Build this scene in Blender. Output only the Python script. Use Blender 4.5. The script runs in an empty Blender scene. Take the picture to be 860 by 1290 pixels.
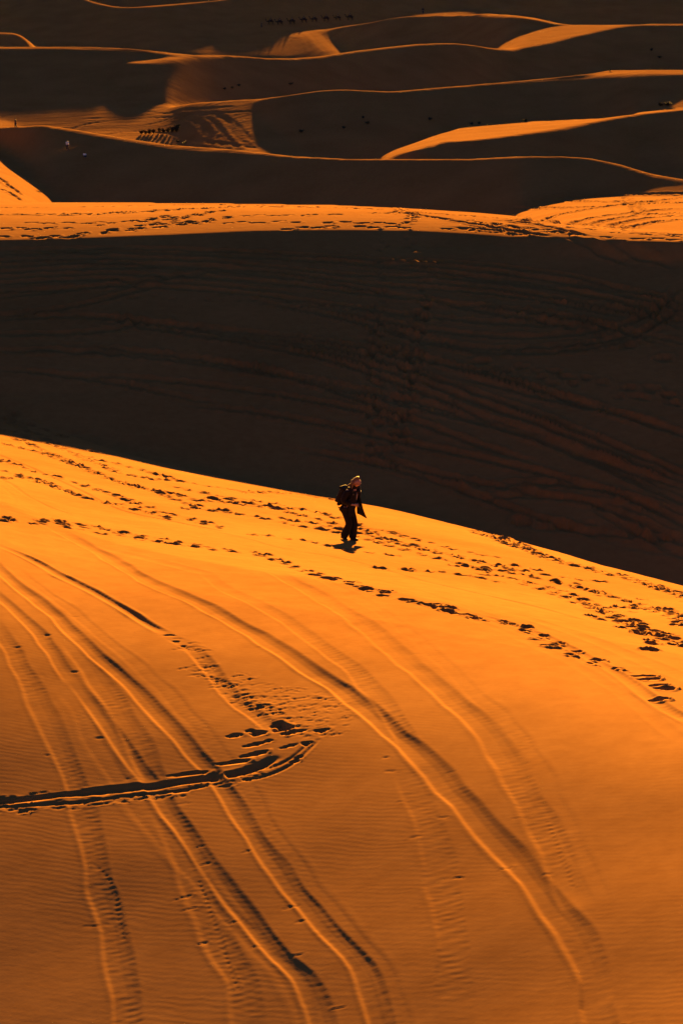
import bpy, bmesh, math, random
import numpy as np
from mathutils import Vector, Matrix

S = bpy.context.scene
C = S.collection
PI = math.pi
RNG = np.random.default_rng(7)
random.seed(11)

# ------------------------------------------------------------------ camera
CAM_H = 34.0                       # metres above the far sand flats
PITCH = math.radians(13.35)
FPX = 3060.0                       # focal length in photo pixels (860 x 1290)
cam = bpy.data.cameras.new("camera")
camo = bpy.data.objects.new("camera", cam)
C.objects.link(camo)
camo.location = (0, 0, CAM_H)
camo.rotation_euler = (PI / 2 - PITCH, 0, 0)
cam.sensor_fit = 'VERTICAL'
cam.sensor_height = 36.0
cam.sensor_width = 24.0
cam.lens = 36.0 * FPX / 1290.0
cam.clip_start = 0.5
cam.clip_end = 20000
S.camera = camo

# ------------------------------------------------------------------ light
SUN_EL = math.radians(8.5)
SUN_AZ = math.radians(2.0)          # to the right of the view direction (+Y)
sun = bpy.data.lights.new("sun", 'SUN')
sun.energy = 5.0
sun.angle = math.radians(0.6)
sun.color = (1.0, 0.437, 0.06)
suno = bpy.data.objects.new("sun", sun)
C.objects.link(suno)
sd = Vector((math.sin(SUN_AZ) * math.cos(SUN_EL), math.cos(SUN_AZ) * math.cos(SUN_EL), math.sin(SUN_EL)))
suno.rotation_euler = sd.to_track_quat('Z', 'Y').to_euler()
suno.location = sd * 200

W = bpy.data.worlds.new("World")
S.world = W
W.use_nodes = True
nt = W.node_tree
nt.nodes.clear()
sky = nt.nodes.new("ShaderNodeTexSky")
sky.sky_type = 'NISHITA'
sky.sun_disc = False
sky.sun_elevation = SUN_EL
sky.sun_rotation = SUN_AZ
sky.dust_density = 1.0
sky.ozone_density = 3.0
bg = nt.nodes.new("ShaderNodeBackground")
bg.inputs['Strength'].default_value = 0.007
wo = nt.nodes.new("ShaderNodeOutputWorld")
wb = nt.nodes.new('ShaderNodeMix')          # the photograph's cool white balance, the same over the whole sky
wb.data_type = 'RGBA'
wb.blend_type = 'MULTIPLY'
wb.inputs[0].default_value = 1.0
wb.inputs[7].default_value = (1.0, 0.92, 1.30, 1)
nt.links.new(sky.outputs[0], wb.inputs[6])
nt.links.new(wb.outputs[2], bg.inputs[0])
nt.links.new(bg.outputs[0], wo.inputs[0])

S.view_settings.view_transform = 'Standard'
S.view_settings.look = 'None'
S.view_settings.exposure = 3.75
S.view_settings.gamma = 1.0


# ------------------------------------------------------------------ materials
def node_mat(name):
    m = bpy.data.materials.new(name)
    m.use_nodes = True
    return m, m.node_tree, m.node_tree.nodes["Principled BSDF"]


def plain(name, col, rough=0.85, var=0.25, scale=9.0, bump=0.0, sheen=0.0):
    m, t, b = node_mat(name)
    tc = t.nodes.new("ShaderNodeTexCoord")
    n = t.nodes.new("ShaderNodeTexNoise")
    n.inputs['Scale'].default_value = scale
    n.inputs['Detail'].default_value = 5
    r = t.nodes.new("ShaderNodeMix")
    r.data_type = 'RGBA'
    r.inputs[6].default_value = (*[c * (1 - var) for c in col], 1)
    r.inputs[7].default_value = (*[min(1, c * (1 + var)) for c in col], 1)
    t.links.new(tc.outputs['Object'], n.inputs['Vector'])
    t.links.new(n.outputs['Fac'], r.inputs[0])
    t.links.new(r.outputs[2], b.inputs['Base Color'])
    b.inputs['Roughness'].default_value = rough
    b.inputs['Specular IOR Level'].default_value = 0.25
    if sheen:
        b.inputs['Sheen Weight'].default_value = sheen
    if bump:
        bp = t.nodes.new("ShaderNodeBump")
        bp.inputs['Strength'].default_value = bump
        bp.inputs['Distance'].default_value = 0.01
        t.links.new(n.outputs['Fac'], bp.inputs['Height'])
        t.links.new(bp.outputs[0], b.inputs['Normal'])
    return m


def sand(name, ripples=None, grains=()):
    """warm dune sand; ripples = (wavelength m, height m, heading deg), grains = [(size m, height m, stretch)]"""
    m, t, b = node_mat(name)
    L = t.links.new
    g = t.nodes.new("ShaderNodeNewGeometry")
    n1 = t.nodes.new("ShaderNodeTexNoise")
    n1.inputs['Scale'].default_value = 0.12
    n1.inputs['Detail'].default_value = 6
    n2 = t.nodes.new("ShaderNodeTexNoise")
    n2.inputs['Scale'].default_value = 2.2
    n2.inputs['Detail'].default_value = 8
    n2.inputs['Roughness'].default_value = 0.7
    for n in (n1, n2):
        L(g.outputs['Position'], n.inputs['Vector'])
    mx = t.nodes.new("ShaderNodeMix")
    mx.data_type = 'RGBA'
    mx.inputs[6].default_value = (0.179, 0.090, 0.028, 1)
    mx.inputs[7].default_value = (0.242, 0.128, 0.041, 1)
    ad = t.nodes.new("ShaderNodeMath")
    ad.operation = 'ADD'
    L(n1.outputs['Fac'], ad.inputs[0])
    L(n2.outputs['Fac'], ad.inputs[1])
    mr = t.nodes.new("ShaderNodeMapRange")
    mr.inputs[1].default_value = 0.7
    mr.inputs[2].default_value = 1.3
    L(ad.outputs[0], mr.inputs[0])
    L(mr.outputs[0], mx.inputs[0])
    L(mx.outputs[2], b.inputs['Base Color'])
    b.inputs['Roughness'].default_value = 1.0
    b.inputs['Specular IOR Level'].default_value = 0.0
    total = None

    def add_h(sock):
        nonlocal total
        if total is None:
            total = sock
            return
        a = t.nodes.new("ShaderNodeMath")
        a.operation = 'ADD'
        L(total, a.inputs[0])
        L(sock, a.inputs[1])
        total = a.outputs[0]

    def mul(sock, k):
        a = t.nodes.new("ShaderNodeMath")
        a.operation = 'MULTIPLY'
        L(sock, a.inputs[0])
        if isinstance(k, (int, float)):
            a.inputs[1].default_value = k
        else:
            L(k, a.inputs[1])
        return a.outputs[0]

    if ripples:
        lam, h, head = ripples
        mp = t.nodes.new("ShaderNodeMapping")
        mp.inputs['Rotation'].default_value = (0, 0, math.radians(head))
        L(g.outputs['Position'], mp.inputs['Vector'])
        wv = t.nodes.new("ShaderNodeTexWave")
        wv.wave_type = 'BANDS'
        wv.bands_direction = 'Y'
        wv.wave_profile = 'SIN'
        wv.inputs['Scale'].default_value = 2 * PI / 20 / lam
        wv.inputs['Distortion'].default_value = 7.0
        wv.inputs['Detail'].default_value = 2.0
        wv.inputs['Detail Scale'].default_value = 0.55
        L(mp.outputs[0], wv.inputs['Vector'])
        # ripples come and go in broad patches
        pn = t.nodes.new("ShaderNodeTexNoise")
        pn.inputs['Scale'].default_value = 0.35
        pn.inputs['Detail'].default_value = 3
        L(g.outputs['Position'], pn.inputs['Vector'])
        pr = t.nodes.new("ShaderNodeMapRange")
        pr.inputs[1].default_value = 0.38
        pr.inputs[2].default_value = 0.62
        pr.inputs[3].default_value = 0.25
        pr.inputs[4].default_value = 1.0
        L(pn.outputs['Fac'], pr.inputs[0])
        add_h(mul(mul(wv.outputs['Fac'], h), pr.outputs[0]))
    for size, h, stretch in grains:
        mp = t.nodes.new("ShaderNodeMapping")
        mp.inputs['Scale'].default_value = (1.0 / stretch, 1.0, 1.0)
        L(g.outputs['Position'], mp.inputs['Vector'])
        gn = t.nodes.new("ShaderNodeTexNoise")
        gn.inputs['Scale'].default_value = 1.0 / size
        gn.inputs['Detail'].default_value = 4
        gn.inputs['Roughness'].default_value = 0.6
        L(mp.outputs[0], gn.inputs['Vector'])
        add_h(mul(gn.outputs['Fac'], h))
    if total is not None:
        bp = t.nodes.new("ShaderNodeBump")
        bp.inputs['Strength'].default_value = 1.0
        bp.inputs['Distance'].default_value = 1.0
        L(total, bp.inputs['Height'])
        L(bp.outputs[0], b.inputs['Normal'])
    return m


M_SAND_NEAR = sand("sand_rippled", (0.13, 0.00045, 24), [(1.3, 0.003, 1.6), (0.22, 0.0012, 1.6), (0.05, 0.0006, 1.0)])
M_SAND_MID = sand("sand_trodden", None, [(1.6, 0.02, 2.0), (0.5, 0.006, 1.5)])
M_SAND_FAR = sand("sand_distant", None, [(9.0, 0.10, 3.0), (2.8, 0.12, 2.8), (0.9, 0.04, 1.5)])

# ------------------------------------------------------------------ dune field
# Coordinates of dune crests and slopes below were surveyed from the photograph as (column, row)
# readings; every column of bearings is integrated outwards from the camera into a real height profile.
ST, CT = math.sin(PITCH), math.cos(PITCH)


def smooth(a, b, x):
    t = np.clip((x - a) / (b - a), 0, 1)
    return t * t * (3 - 2 * t)


def line(pts):
    p = np.array(pts, float)
    return lambda x: np.interp(x, p[:, 0], p[:, 1])


Y_FORE = line([(-150, 480), (0, 505), (40, 527), (60, 535), (100, 552), (150, 569), (215, 586), (300, 605), (360, 617), (430, 629),
               (480, 638), (540, 652), (600, 667), (700, 694), (760, 712), (860, 737), (1010, 785)])
Y_BRINK = line([(-150, 303), (0, 303), (60, 302), (130, 299), (215, 296), (320, 291), (430, 290), (520, 291), (600, 295),
                (645, 299), (700, 298), (760, 303), (860, 306), (1010, 310)])
Y_MID = line([(-150, 254), (0, 254), (200, 255), (300, 256), (430, 258), (520, 262), (600, 267), (645, 271), (700, 278),
              (760, 285), (860, 290), (1010, 295)])
# far crests: (points, log step in distance as (column, value) pairs)
RIDGES = [
    ("mid", [(-150, 254), (0, 254), (200, 255), (300, 256), (430, 258), (520, 262), (600, 267), (645, 271), (700, 278), (760, 285), (860, 290), (1010, 295)],
     [(-150, .12), (0, .12), (60, .14), (300, .20), (560, .20), (680, .06), (860, .04)]),
    ("r1", [(-150, 150), (0, 156), (25, 156), (60, 157), (110, 165), (150, 172), (215, 182), (300, 188), (370, 196), (430, 199),
            (520, 200), (600, 199), (640, 197), (700, 196), (745, 199), (780, 206), (820, 218), (860, 225), (1010, 240)],
     [(-150, .12), (60, .10), (215, .07), (400, .12), (640, .10), (760, .12), (860, .16)]),
    ("r2", [(470, 198), (500, 187), (540, 172), (570, 162), (590, 157), (640, 153), (700, 151), (760, 148), (800, 143), (1010, 120)],
     [(480, 0), (560, .10), (700, .12), (760, .06), (800, 0)]),
    ("r3", [(150, 140), (215, 133), (250, 128), (320, 124), (360, 120), (400, 114), (430, 112), (490, 115), (560, 109), (645, 102),
            (700, 97), (745, 92), (765, 88), (800, 87.5), (860, 88), (1010, 87)],
     [(215, 0), (330, .14), (560, .22), (700, .16), (860, .12)]),
    ("r4", [(-150, 60), (0, 59), (60, 59), (100, 58), (150, 60), (180, 62), (215, 66), (248, 69), (290, 69), (330, 72), (360, 73),
            (400, 70), (440, 64), (480, 59), (520, 55), (560, 53), (590, 55), (620, 59), (645, 61), (700, 53), (1010, 10)],
     [(-150, .22), (150, .20), (248, .06), (330, .08), (440, .14), (560, .20), (620, .06), (650, 0)]),
    ("r8", [(-150, 40), (0, 40), (20, 41), (30, 45), (40, 52), (55, 57.5), (80, 70)],
     [(-150, .12), (0, .12), (50, 0)]),
    ("r5", [(350, 45), (420, 33), (470, 27), (490, 23), (515, 20), (560, 18.5), (600, 17), (612, 16), (645, 18), (675, 22), (700, 28),
            (720, 30.5), (760, 30.5), (810, 30), (1010, 30)],
     [(380, 0), (450, .05), (520, .10), (700, .14), (1010, .2)]),
    ("r6", [(470, 27), (500, 20), (515, 14), (530, 11), (580, 12), (640, 9), (700, 7)],
     [(490, 0), (530, .08), (620, .08), (660, 0)]),
    ("r7", [(90, -12), (100, -5), (115, 0), (130, 4), (150, 8), (170, 8.5), (200, 6), (260, 1), (300, -4), (400, -10)],
     [(95, 0), (140, .12), (220, .10), (290, 0)]),
]
# sunlit or half-lit ground: (polygon, up-slope away from the camera, edge softness in rows)
LIT = [
    # left wedge behind the middle crest
    ([(-150, 90), (-60, 130), (0, 186), (12, 197), (40, 225), (76, 256), (76, 300), (-150, 300)], -0.035, 1.5),
    # right flat behind the middle crest
    ([(636, 290), (640, 270), (690, 256), (740, 248), (790, 245), (1010, 243), (1010, 300), (636, 300)], -0.075, 1.5),
    ([(735, 247), (770, 240), (800, 234), (830, 231), (1010, 232), (1010, 245), (790, 246)], 0.130, 3),
    ([(700, 197), (745, 199), (780, 206), (820, 218), (860, 225), (1010, 240), (1010, 246), (860, 231), (820, 224), (780, 211), (745, 203), (700, 200)], 0.137, 2),
    ([(560, 198), (600, 195), (700, 192), (745, 199), (720, 202), (640, 201), (560, 202)], 0.146, 2),
    # trodden plain on the left
    ([(-150, 118), (0, 118), (60, 117), (100, 112), (150, 104), (165, 108), (130, 122), (215, 130), (330, 124), (326, 140), (345, 162), (395, 194), (380, 200), (215, 190), (110, 172), (40, 160), (-150, 156)], 0.108, 4),
    ([(100, 163), (150, 163), (215, 168), (215, 184), (150, 174), (110, 167)], 0.075, 2),
    ([(-150, 150), (0, 150), (25, 156), (-150, 160)], 0.04, 1.5),
    ([(215, 133), (250, 128), (320, 123), (360, 119), (330, 126), (300, 131), (250, 134), (215, 140)], 0.06, 1.5),
    ([(325, 183), (350, 187), (395, 196), (380, 199), (330, 192), (300, 190)], 0.06, 1.5),
    # bright tongue
    ([(470, 199), (500, 187), (540, 172), (570, 162), (590, 157), (640, 153), (700, 151), (760, 147), (790, 143), (815, 138), (1010, 120),
      (1010, 125), (860, 138), (800, 144), (760, 151), (700, 163), (640, 171), (590, 177), (560, 178), (530, 187), (480, 200)], -0.030, 1.2),
    ([(815, 138), (825, 128), (860, 113), (1010, 90), (1010, 122), (860, 136)], 0.10, 3),
    ([(660, 170), (720, 160), (760, 155), (740, 166), (690, 175), (660, 176)], 0.142, 3),
    # rims along r3
    ([(215, 133), (320, 124), (400, 114), (430, 112), (490, 115), (560, 109), (645, 102), (760, 94), (860, 91), (1010, 90), (1010, 93), (860, 95),
      (760, 98), (645, 106), (560, 112), (490, 117), (430, 114), (400, 116), (320, 127), (215, 136)], 0.125, 1.0),
    ([(735, 95), (765, 88), (800, 87), (1010, 86), (1010, 91), (800, 93), (770, 94)], 0.03, 1.0),
    # rims along r4, wedge, swath
    ([(-150, 55), (0, 55), (30, 57), (60, 57.5), (215, 65), (248, 68.5), (240, 71), (215, 69), (180, 64.5), (60, 61), (-150, 62)], 0.07, 1.0),
    ([(155, 79), (185, 74), (215, 71), (250, 69), (235, 72), (215, 77), (190, 80)], 0.03, 1.2),
    ([(130, 96), (170, 82), (215, 74), (215, 80), (170, 90)], 0.145, 3),
    ([(215, 64), (215, 50), (280, 43), (330, 39), (400, 34), (415, 45), (425, 55), (440, 64), (400, 70), (360, 72), (330, 71), (290, 69), (250, 68)], 0.112, 2.5),
    ([(215, 50), (280, 43), (330, 39), (400, 33), (430, 29), (470, 25), (430, 32), (400, 36.5), (330, 43), (280, 46), (215, 53)], 0.07, 1.2),
    ([(340, 42), (400, 35), (415, 45), (425, 55), (440, 64), (425, 66), (405, 63), (395, 52), (380, 46)], 0.055, 2),
    ([(250, 55), (290, 52), (305, 54), (270, 57)], 0.08, 1.2),
    ([(430, 64), (480, 59), (520, 54.5), (560, 52.5), (590, 54), (620, 59), (590, 57), (560, 55.5), (520, 58), (480, 62), (440, 66)], 0.105, 1.2),
    # p4
    ([(618, 60), (632, 52), (650, 44), (668, 37), (690, 33), (720, 30), (800, 29.5), (1010, 29), (1010, 31), (800, 32), (780, 34), (760, 38), (720, 47), (690, 55), (660, 60), (640, 61.5)], 0.045, 1.2),
    ([(605, 15.5), (645, 17.5), (675, 21.5), (700, 27), (720, 30), (700, 30.5), (675, 25), (645, 20.5), (605, 18.5)], 0.01, 1.0),
    # p5
    ([(478, 24), (500, 19), (520, 13), (535, 10.5), (580, 11.5), (645, 8.5), (610, 14), (580, 17.5), (540, 19.5), (510, 21.5)], 0.075, 1.2),
    # r7 rim
    ([(100, -8), (115, -1), (130, 3), (150, 7), (170, 7.5), (200, 5), (260, 0), (260, 2), (200, 8), (170, 10), (150, 9.5), (130, 6), (115, 2)], 0.06, 1.0),
    ([(-150, 39), (0, 39), (20, 40), (30, 44), (40, 51), (55, 57), (48, 57), (36, 52), (26, 46), (18, 43), (-150, 43)], 0.10, 1.0),
]
LIT.append(([(-150, -60), (1010, -60), (1010, -6), (300, -6), (280, -12), (200, -8), (-150, -8)], 0.06, 1.5))
PX0, PX1, PY0, PY1 = -150, 1010, -40, 310
MSC = 2                                     # map samples per row
DARK = 0.27


def in_poly(px, py, poly):
    ins = np.zeros(px.shape, bool)
    n = len(poly)
    for i in range(n):
        x1, y1 = poly[i]
        x2, y2 = poly[(i + 1) % n]
        if y1 == y2:
            continue
        c = (y1 > py) != (y2 > py)
        ins ^= c & (px < (x2 - x1) * (py - y1) / (y2 - y1) + x1)
    return ins


def blur(a, k, axis):
    k = max(1, int(round(k)))
    if k == 1:
        return a
    pad = [(0, 0)] * a.ndim
    pad[axis] = (k, k)
    b = np.cumsum(np.pad(a, pad, mode='edge'), axis=axis)
    n = a.shape[axis]
    sl = lambda s: tuple(slice(s, s + n) if i == axis else slice(None) for i in range(a.ndim))
    o = k // 2
    return (b[sl(k + o - (0 if k % 2 else 1) )] - b[sl(o - (0 if k % 2 else 1))]) / k


gx = np.arange(PX0, PX1 + 1, 1.0)
gy = np.arange(PY0, PY1, 1.0 / MSC)
GX, GY = np.meshgrid(gx, gy)
SMAP = np.full(GX.shape, DARK)
for poly, sval, soft in LIT:
    xs = [p[0] for p in poly]
    ys_ = [p[1] for p in poly]
    pad = int(soft * 3 + 3)
    i0, i1 = max(0, int((min(ys_) - PY0 - pad) * MSC)), min(len(gy), int((max(ys_) - PY0 + pad) * MSC) + 1)
    j0, j1 = max(0, int(min(xs) - PX0 - 6 * pad)), min(len(gx), int(max(xs) - PX0 + 6 * pad) + 1)
    mk = in_poly(GX[i0:i1, j0:j1], GY[i0:i1, j0:j1], poly).astype(float)
    for _ in range(2):
        mk = blur(mk, soft * MSC, 0)
        mk = blur(mk, soft * 2.5, 1)
    SMAP[i0:i1, j0:j1] = SMAP[i0:i1, j0:j1] * (1 - mk) + sval * mk


def smap(x, y):
    fx = np.clip(x - PX0, 0, len(gx) - 1.001)
    fy = np.clip((y - PY0) * MSC, 0, len(gy) - 1.001)
    ix, iy = fx.astype(int), fy.astype(int)
    tx, ty = fx - ix, fy - iy
    return ((SMAP[iy, ix] * (1 - tx) + SMAP[iy, ix + 1] * tx) * (1 - ty) + (SMAP[iy + 1, ix] * (1 - tx) + SMAP[iy + 1, ix + 1] * tx) * ty)


A_T = np.array([-0.05, 0.0, .02, .073, .15, .25, .35, .5, .75, 1.0, 1.4])
A_V = np.array([.022, .022, .040, .075, .135, .215, .305, .408, .488, .549, .60])

# bearings: fine in view, coarse all the way round
AZ_F = math.radians(8.9)
NF = 500
az_f = np.linspace(-AZ_F, AZ_F, NF)
step = az_f[1] - az_f[0]
side = []
a = AZ_F
d = step
while a < PI - 0.12:
    d = min(d * 1.22, 0.14)
    a += d
    side.append(a)
side = np.array([s for s in side if s < PI - 0.05])
AZ = np.concatenate([-side[::-1], az_f, side])
NC = len(AZ)
YS = np.arange(1500, -26, -1.0)
NY = len(YS)
J1 = line([(-150, 0), (60, 0), (130, .015), (215, .03), (440, .05), (860, .12), (1010, .14)])
R_BOTTOM = 27.0
AZ_IN = math.radians(10.6)
# wanted distance at each row (metres), flat-lying country beyond the middle dune
WANT = line([(-30, 1150), (20, 920), (60, 690), (100, 530), (150, 415), (200, 330), (245, 255), (262, 160), (300, 127), (400, 113), (500, 103), (560, 98), (600, 94), (760, 85)])


def column(az):
    """row-by-row steps of log distance on one bearing, the steps hidden behind crests, and where the ground is lit"""
    ca, sa = math.cos(az), math.sin(az)
    k = (645 - YS) / FPX
    phi = np.arctan(k) - PITCH
    m = ca * np.tan(phi)
    x = 430 + FPX * sa / (ca * CT - m * ST)
    yc, yb, ym = Y_FORE(x), Y_BRINK(x), Y_MID(x)
    # foreground dune
    t = (YS - yc) / (1290 - yc)
    A = np.interp(t, A_T, A_V) * (1 - .22 * smooth(250, 0, x) * smooth(.40, .10, t))
    A = A + .022 * np.exp(-((x - 148) / 40.0)**2) * smooth(.14, .0, t)
    wl = smooth(170, 20, x)                                   # the hollow at the far left, where the slope turns back up
    edge = yc + np.interp(x, [0, 40, 80, 120, 150], [26, 18, 10, 4, 0])
    s_f = A + m
    turn = smooth(edge + 20, edge - 22, YS) * smooth(150, 100, x)
    s_f = s_f * (1 - turn) + 0.150 * turn
    A = np.maximum(s_f - m, 0.022 + 0.010 * wl)
    # middle dune
    q = np.clip((yb - YS) / np.maximum(yb - ym, 1), 0, 1)
    face = 0.33 + 0.03 * np.sin(x / 130.0) - 0.05 * smooth(430, 620, YS)
    top = 0.05 * (1 - q**1.5) + (m - .02) * q**1.5
    wt = smooth(yb + 1.2, yb - 1.2, YS)
    A_m = np.maximum((face * (1 - wt) + top * wt) - m, 0.02)
    wd = np.interp(x, [0, 60, 150], [12, 8, 1])
    wM = smooth(wd, -wd, YS - yc)
    A = A * (1 - wM) + A_m * wM
    far = YS < ym
    A = np.where(far, np.maximum(smap(x, YS) - m, 0.028), A)
    s_ = A + m
    f = np.gradient(m) / A
    inc = np.concatenate([[0], 0.5 * (f[1:] + f[:-1])])
    inc_max = np.gradient(m) / np.maximum(np.where(far, 0.195 - .024 * smooth(230, 170, x) * smooth(128, 118, YS) * smooth(52, 60, YS), .21) - m, .05)
    inc_min = np.gradient(m) / (0.62 - m)
    lit = smooth(0.20, 0.15, s_)
    J = np.zeros(NY)
    ic = int(np.argmax(YS < yc))
    J[ic] += float(J1(x[ic]))
    ri = [ic if J[ic] > .004 else -1]
    for nm, pts, js in RIDGES:
        p = np.array(pts)
        yk = np.interp(x, p[:, 0], p[:, 1])
        i = int(np.argmax(YS < yk))
        ri.append(-1)
        if i == 0 or not (p[0, 0] <= x[i] <= p[-1, 0]):
            continue
        jj = np.array(js)
        if jj[0, 1] == 0 and x[i] < jj[0, 0] or jj[-1, 1] == 0 and x[i] > jj[-1, 0]:
            continue
        J[i] += max(.005, float(np.interp(x[i], jj[:, 0], jj[:, 1])))
        ri[-1] = i
    J[J < .004] = 0
    return m, inc, J, lit, s_, inc_min, inc_max, t > .22, (t < .16) & (t > 0), (YS > ym) & (YS < yc + 4), np.array(ri)


IN = np.where(np.abs(AZ) <= AZ_IN)[0]
cols = [column(AZ[i]) for i in IN]
Mm, INC, JJ, LITW, SS, IMIN, IMAX, FOREM, NEARC, MIDZ, RIDX = [np.array([c[k] for c in cols]) for k in range(11)]
FLAT_LR = np.cumsum(INC, axis=1)
LR0 = np.log(R_BOTTOM * (1 - .35 * np.clip(AZ[IN], -.185, .185)))[:, None]
FLAT_LR = FLAT_LR - FLAT_LR[:, int(np.argmin(abs(YS - 1290)))][:, None] + LR0
RAW = FLAT_LR + np.cumsum(JJ, axis=1)


def settle():
    """least squares: keep the surveyed slopes where the ground is lit, let shaded faces and hidden hollows take up the
    difference, so that the ground stays continuous sideways"""
    k0 = int(np.argmax(YS <= 900))

    def bounds(ix):
        dark = LITW[ix, k0 + 1:] < .5
        inc = INC[ix, k0 + 1:]
        isj = JJ[ix, k0 + 1:] > 0
        lo = np.where(dark, IMIN[ix, k0 + 1:], inc * .6)
        hi = np.maximum(np.where(dark, IMAX[ix, k0 + 1:], inc * 1.8), lo)
        lo = np.where(isj, inc + .001, lo)
        hi = np.where(isj, 9.0, hi)
        return lo, hi

    def rounds(ix, g, its, n):
        pin = None
        for k in range(n):
            g = solve(ix, g, its if k == 0 else its // 2, pin)
            lo, hi = bounds(ix)
            d = np.diff(g, axis=1)
            bad = ((d < lo * 1.001) | (d > hi * .999)) & ~FOREM[ix, k0 + 1:]
            if pin is not None:
                bad |= pin[0] & ((d < lo * 1.05) | (d > hi * .95))
            pin = (bad, np.clip(d, lo, hi))
        return g

    def solve(ix, g, its, pin):
        inc, J = INC[ix, k0:], JJ[ix, k0:]
        fm, litw, raw = FOREM[ix, k0:], LITW[ix, k0:], RAW[ix, k0:]
        nC, nR = inc.shape
        tgt = np.log(WANT(YS[k0:]))[None, :] * np.ones((nC, 1))
        want_v = (inc + J)[:, 1:]
        wv = np.where(J[:, 1:] > 0, .003, 4.0 + 300.0 * litw[:, 1:])
        wv = np.where(fm[:, 1:], 4000.0, wv)
        wv = np.where(NEARC[ix, k0 + 1:] & ~fm[:, 1:] & (J[:, 1:] == 0), 14.0, wv)
        if pin is not None:
            want_v = np.where(pin[0], pin[1], want_v)
            wv = np.where(pin[0], np.maximum(wv, 800.0), wv)
        # sideways neighbours belong together unless a crest line runs between them
        free = np.ones((nC - 1, nR), bool)
        rr_ = RIDX[ix] - k0
        for k in range(rr_.shape[1]):
            a_, b_ = rr_[:-1, k], rr_[1:, k]
            both = (a_ >= 0) & (b_ >= 0)
            lo_, hi_ = np.minimum(a_, b_)[:, None], np.maximum(a_, b_)[:, None]
            row = np.arange(nR)[None, :]
            free &= ~(both[:, None] & (row >= lo_ - 1) & (row <= hi_))
        daz = np.diff(AZ[IN][ix])[:, None] / step
        wh = np.where(free, 15.0, 0.0) / daz**2
        wh = np.where(MIDZ[ix[:-1], k0:], wh * 10, wh)
        wh = np.where(fm[1:] | fm[:-1], 0, wh)
        wt_ = np.where(fm, 400.0, 1.5e-3)
        tgt = np.where(fm, raw, tgt)

        def mul(g):
            o = wt_ * g
            d = wv * (g[:, 1:] - g[:, :-1])
            o[:, 1:] += d
            o[:, :-1] -= d
            d = wh * (g[1:] - g[:-1])
            o[1:] += d
            o[:-1] -= d
            return o
        rhs = wt_ * tgt
        d = wv * want_v
        rhs[:, 1:] += d
        rhs[:, :-1] -= d
        dg = wt_.copy()
        dg[:, 1:] += wv
        dg[:, :-1] += wv
        dg[1:] += wh
        dg[:-1] += wh
        off = -wv
        cp = np.zeros_like(off)
        den = np.zeros_like(dg)
        den[:, 0] = dg[:, 0]
        for i in range(1, nR):
            cp[:, i - 1] = off[:, i - 1] / den[:, i - 1]
            den[:, i] = dg[:, i] - off[:, i - 1] * cp[:, i - 1]
        offT, cpT, denT = off.T.copy(), cp.T.copy(), den.T.copy()

        def pre(r_):
            y = r_.T.copy()
            y[0] /= denT[0]
            for i in range(1, nR):
                y[i] = (y[i] - offT[i - 1] * y[i - 1]) / denT[i]
            for i in range(nR - 2, -1, -1):
                y[i] -= cpT[i] * y[i + 1]
            return y.T
        r_ = rhs - mul(g)
        z = pre(r_)
        p = z.copy()
        rz = (r_ * z).sum()
        for it in range(its):
            Ap = mul(p)
            al = rz / (p * Ap).sum()
            g = g + al * p
            r_ -= al * Ap
            z = pre(r_)
            rz2 = (r_ * z).sum()
            if rz2 < 1e-10:
                break
            p = z + (rz2 / rz) * p
            rz = rz2
        return g

    n_ = len(IN)
    full = np.arange(n_)
    g, prev = None, None
    for lev, its, nr in ((16, 300, 7), (4, 200, 4), (1, 120, 2)):
        ix = np.unique(np.append(full[::lev], n_ - 1))
        if g is None:
            g = RAW[ix, k0:]
        else:
            fi = np.interp(ix, prev, np.arange(len(prev)))
            i0 = np.minimum(fi.astype(int), len(prev) - 2)
            tt = (fi - i0)[:, None]
            g = g[i0] * (1 - tt) + g[i0 + 1] * tt
        g = rounds(ix, g, its, nr)
        prev = ix
    inc, J = INC[:, k0:], JJ[:, k0:]
    di = np.diff(g, axis=1)
    isj = J[:, 1:] > 0
    lo, hi = bounds(full)
    body = np.clip(di, .45 * lo, 1.8 * hi)
    jn = np.where(isj, np.maximum(di - inc[:, 1:], .001), 0)
    body = np.where(isj, inc[:, 1:], body)
    global DEV
    DEV = g
    I2, J2 = INC.copy(), JJ.copy()
    keep = FOREM[:, k0 + 1:]
    I2[:, k0 + 1:] = np.where(keep, INC[:, k0 + 1:], body)
    J2[:, k0 + 1:] = np.where(keep & ~isj, 0, jn)
    return I2, J2


INC, JJ = settle()
LR = np.cumsum(INC, axis=1)
LR = LR - LR[:, int(np.argmin(abs(YS - 1290)))][:, None] + LR0
VR = np.exp(LR + np.cumsum(JJ, axis=1))


def profile(c):
    r, m = VR[c], Mm[c]
    R, Z = [], []
    last = 0
    for i in np.nonzero(JJ[c])[0]:
        R.append(r[last:i])
        Z.append((m * r)[last:i])
        r0, r1 = r[i - 1], r[i]
        z0, z1 = m[i - 1] * r0, m[i] * r1
        s0 = m[i - 1] - (0.03 if r0 < 120 else 0.05)
        i2 = min(i + 3, NY - 1)
        s1 = max((m[i2] * r[i2] - z1) / (r[i2] - r1 + 1e-6), m[i] + 0.05)
        u = np.linspace(0, 1, 34)[1:-1]
        dd = r1 - r0
        zz = (2 * u**3 - 3 * u**2 + 1) * z0 + (u**3 - 2 * u**2 + u) * dd * s0 + (-2 * u**3 + 3 * u**2) * z1 + (u**3 - u**2) * dd * s1
        R.append(r0 + dd * u)
        Z.append(zz)
        last = i
    R.append(r[last:])
    Z.append((m * r)[last:])
    return np.concatenate(R), np.concatenate(Z)


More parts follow.
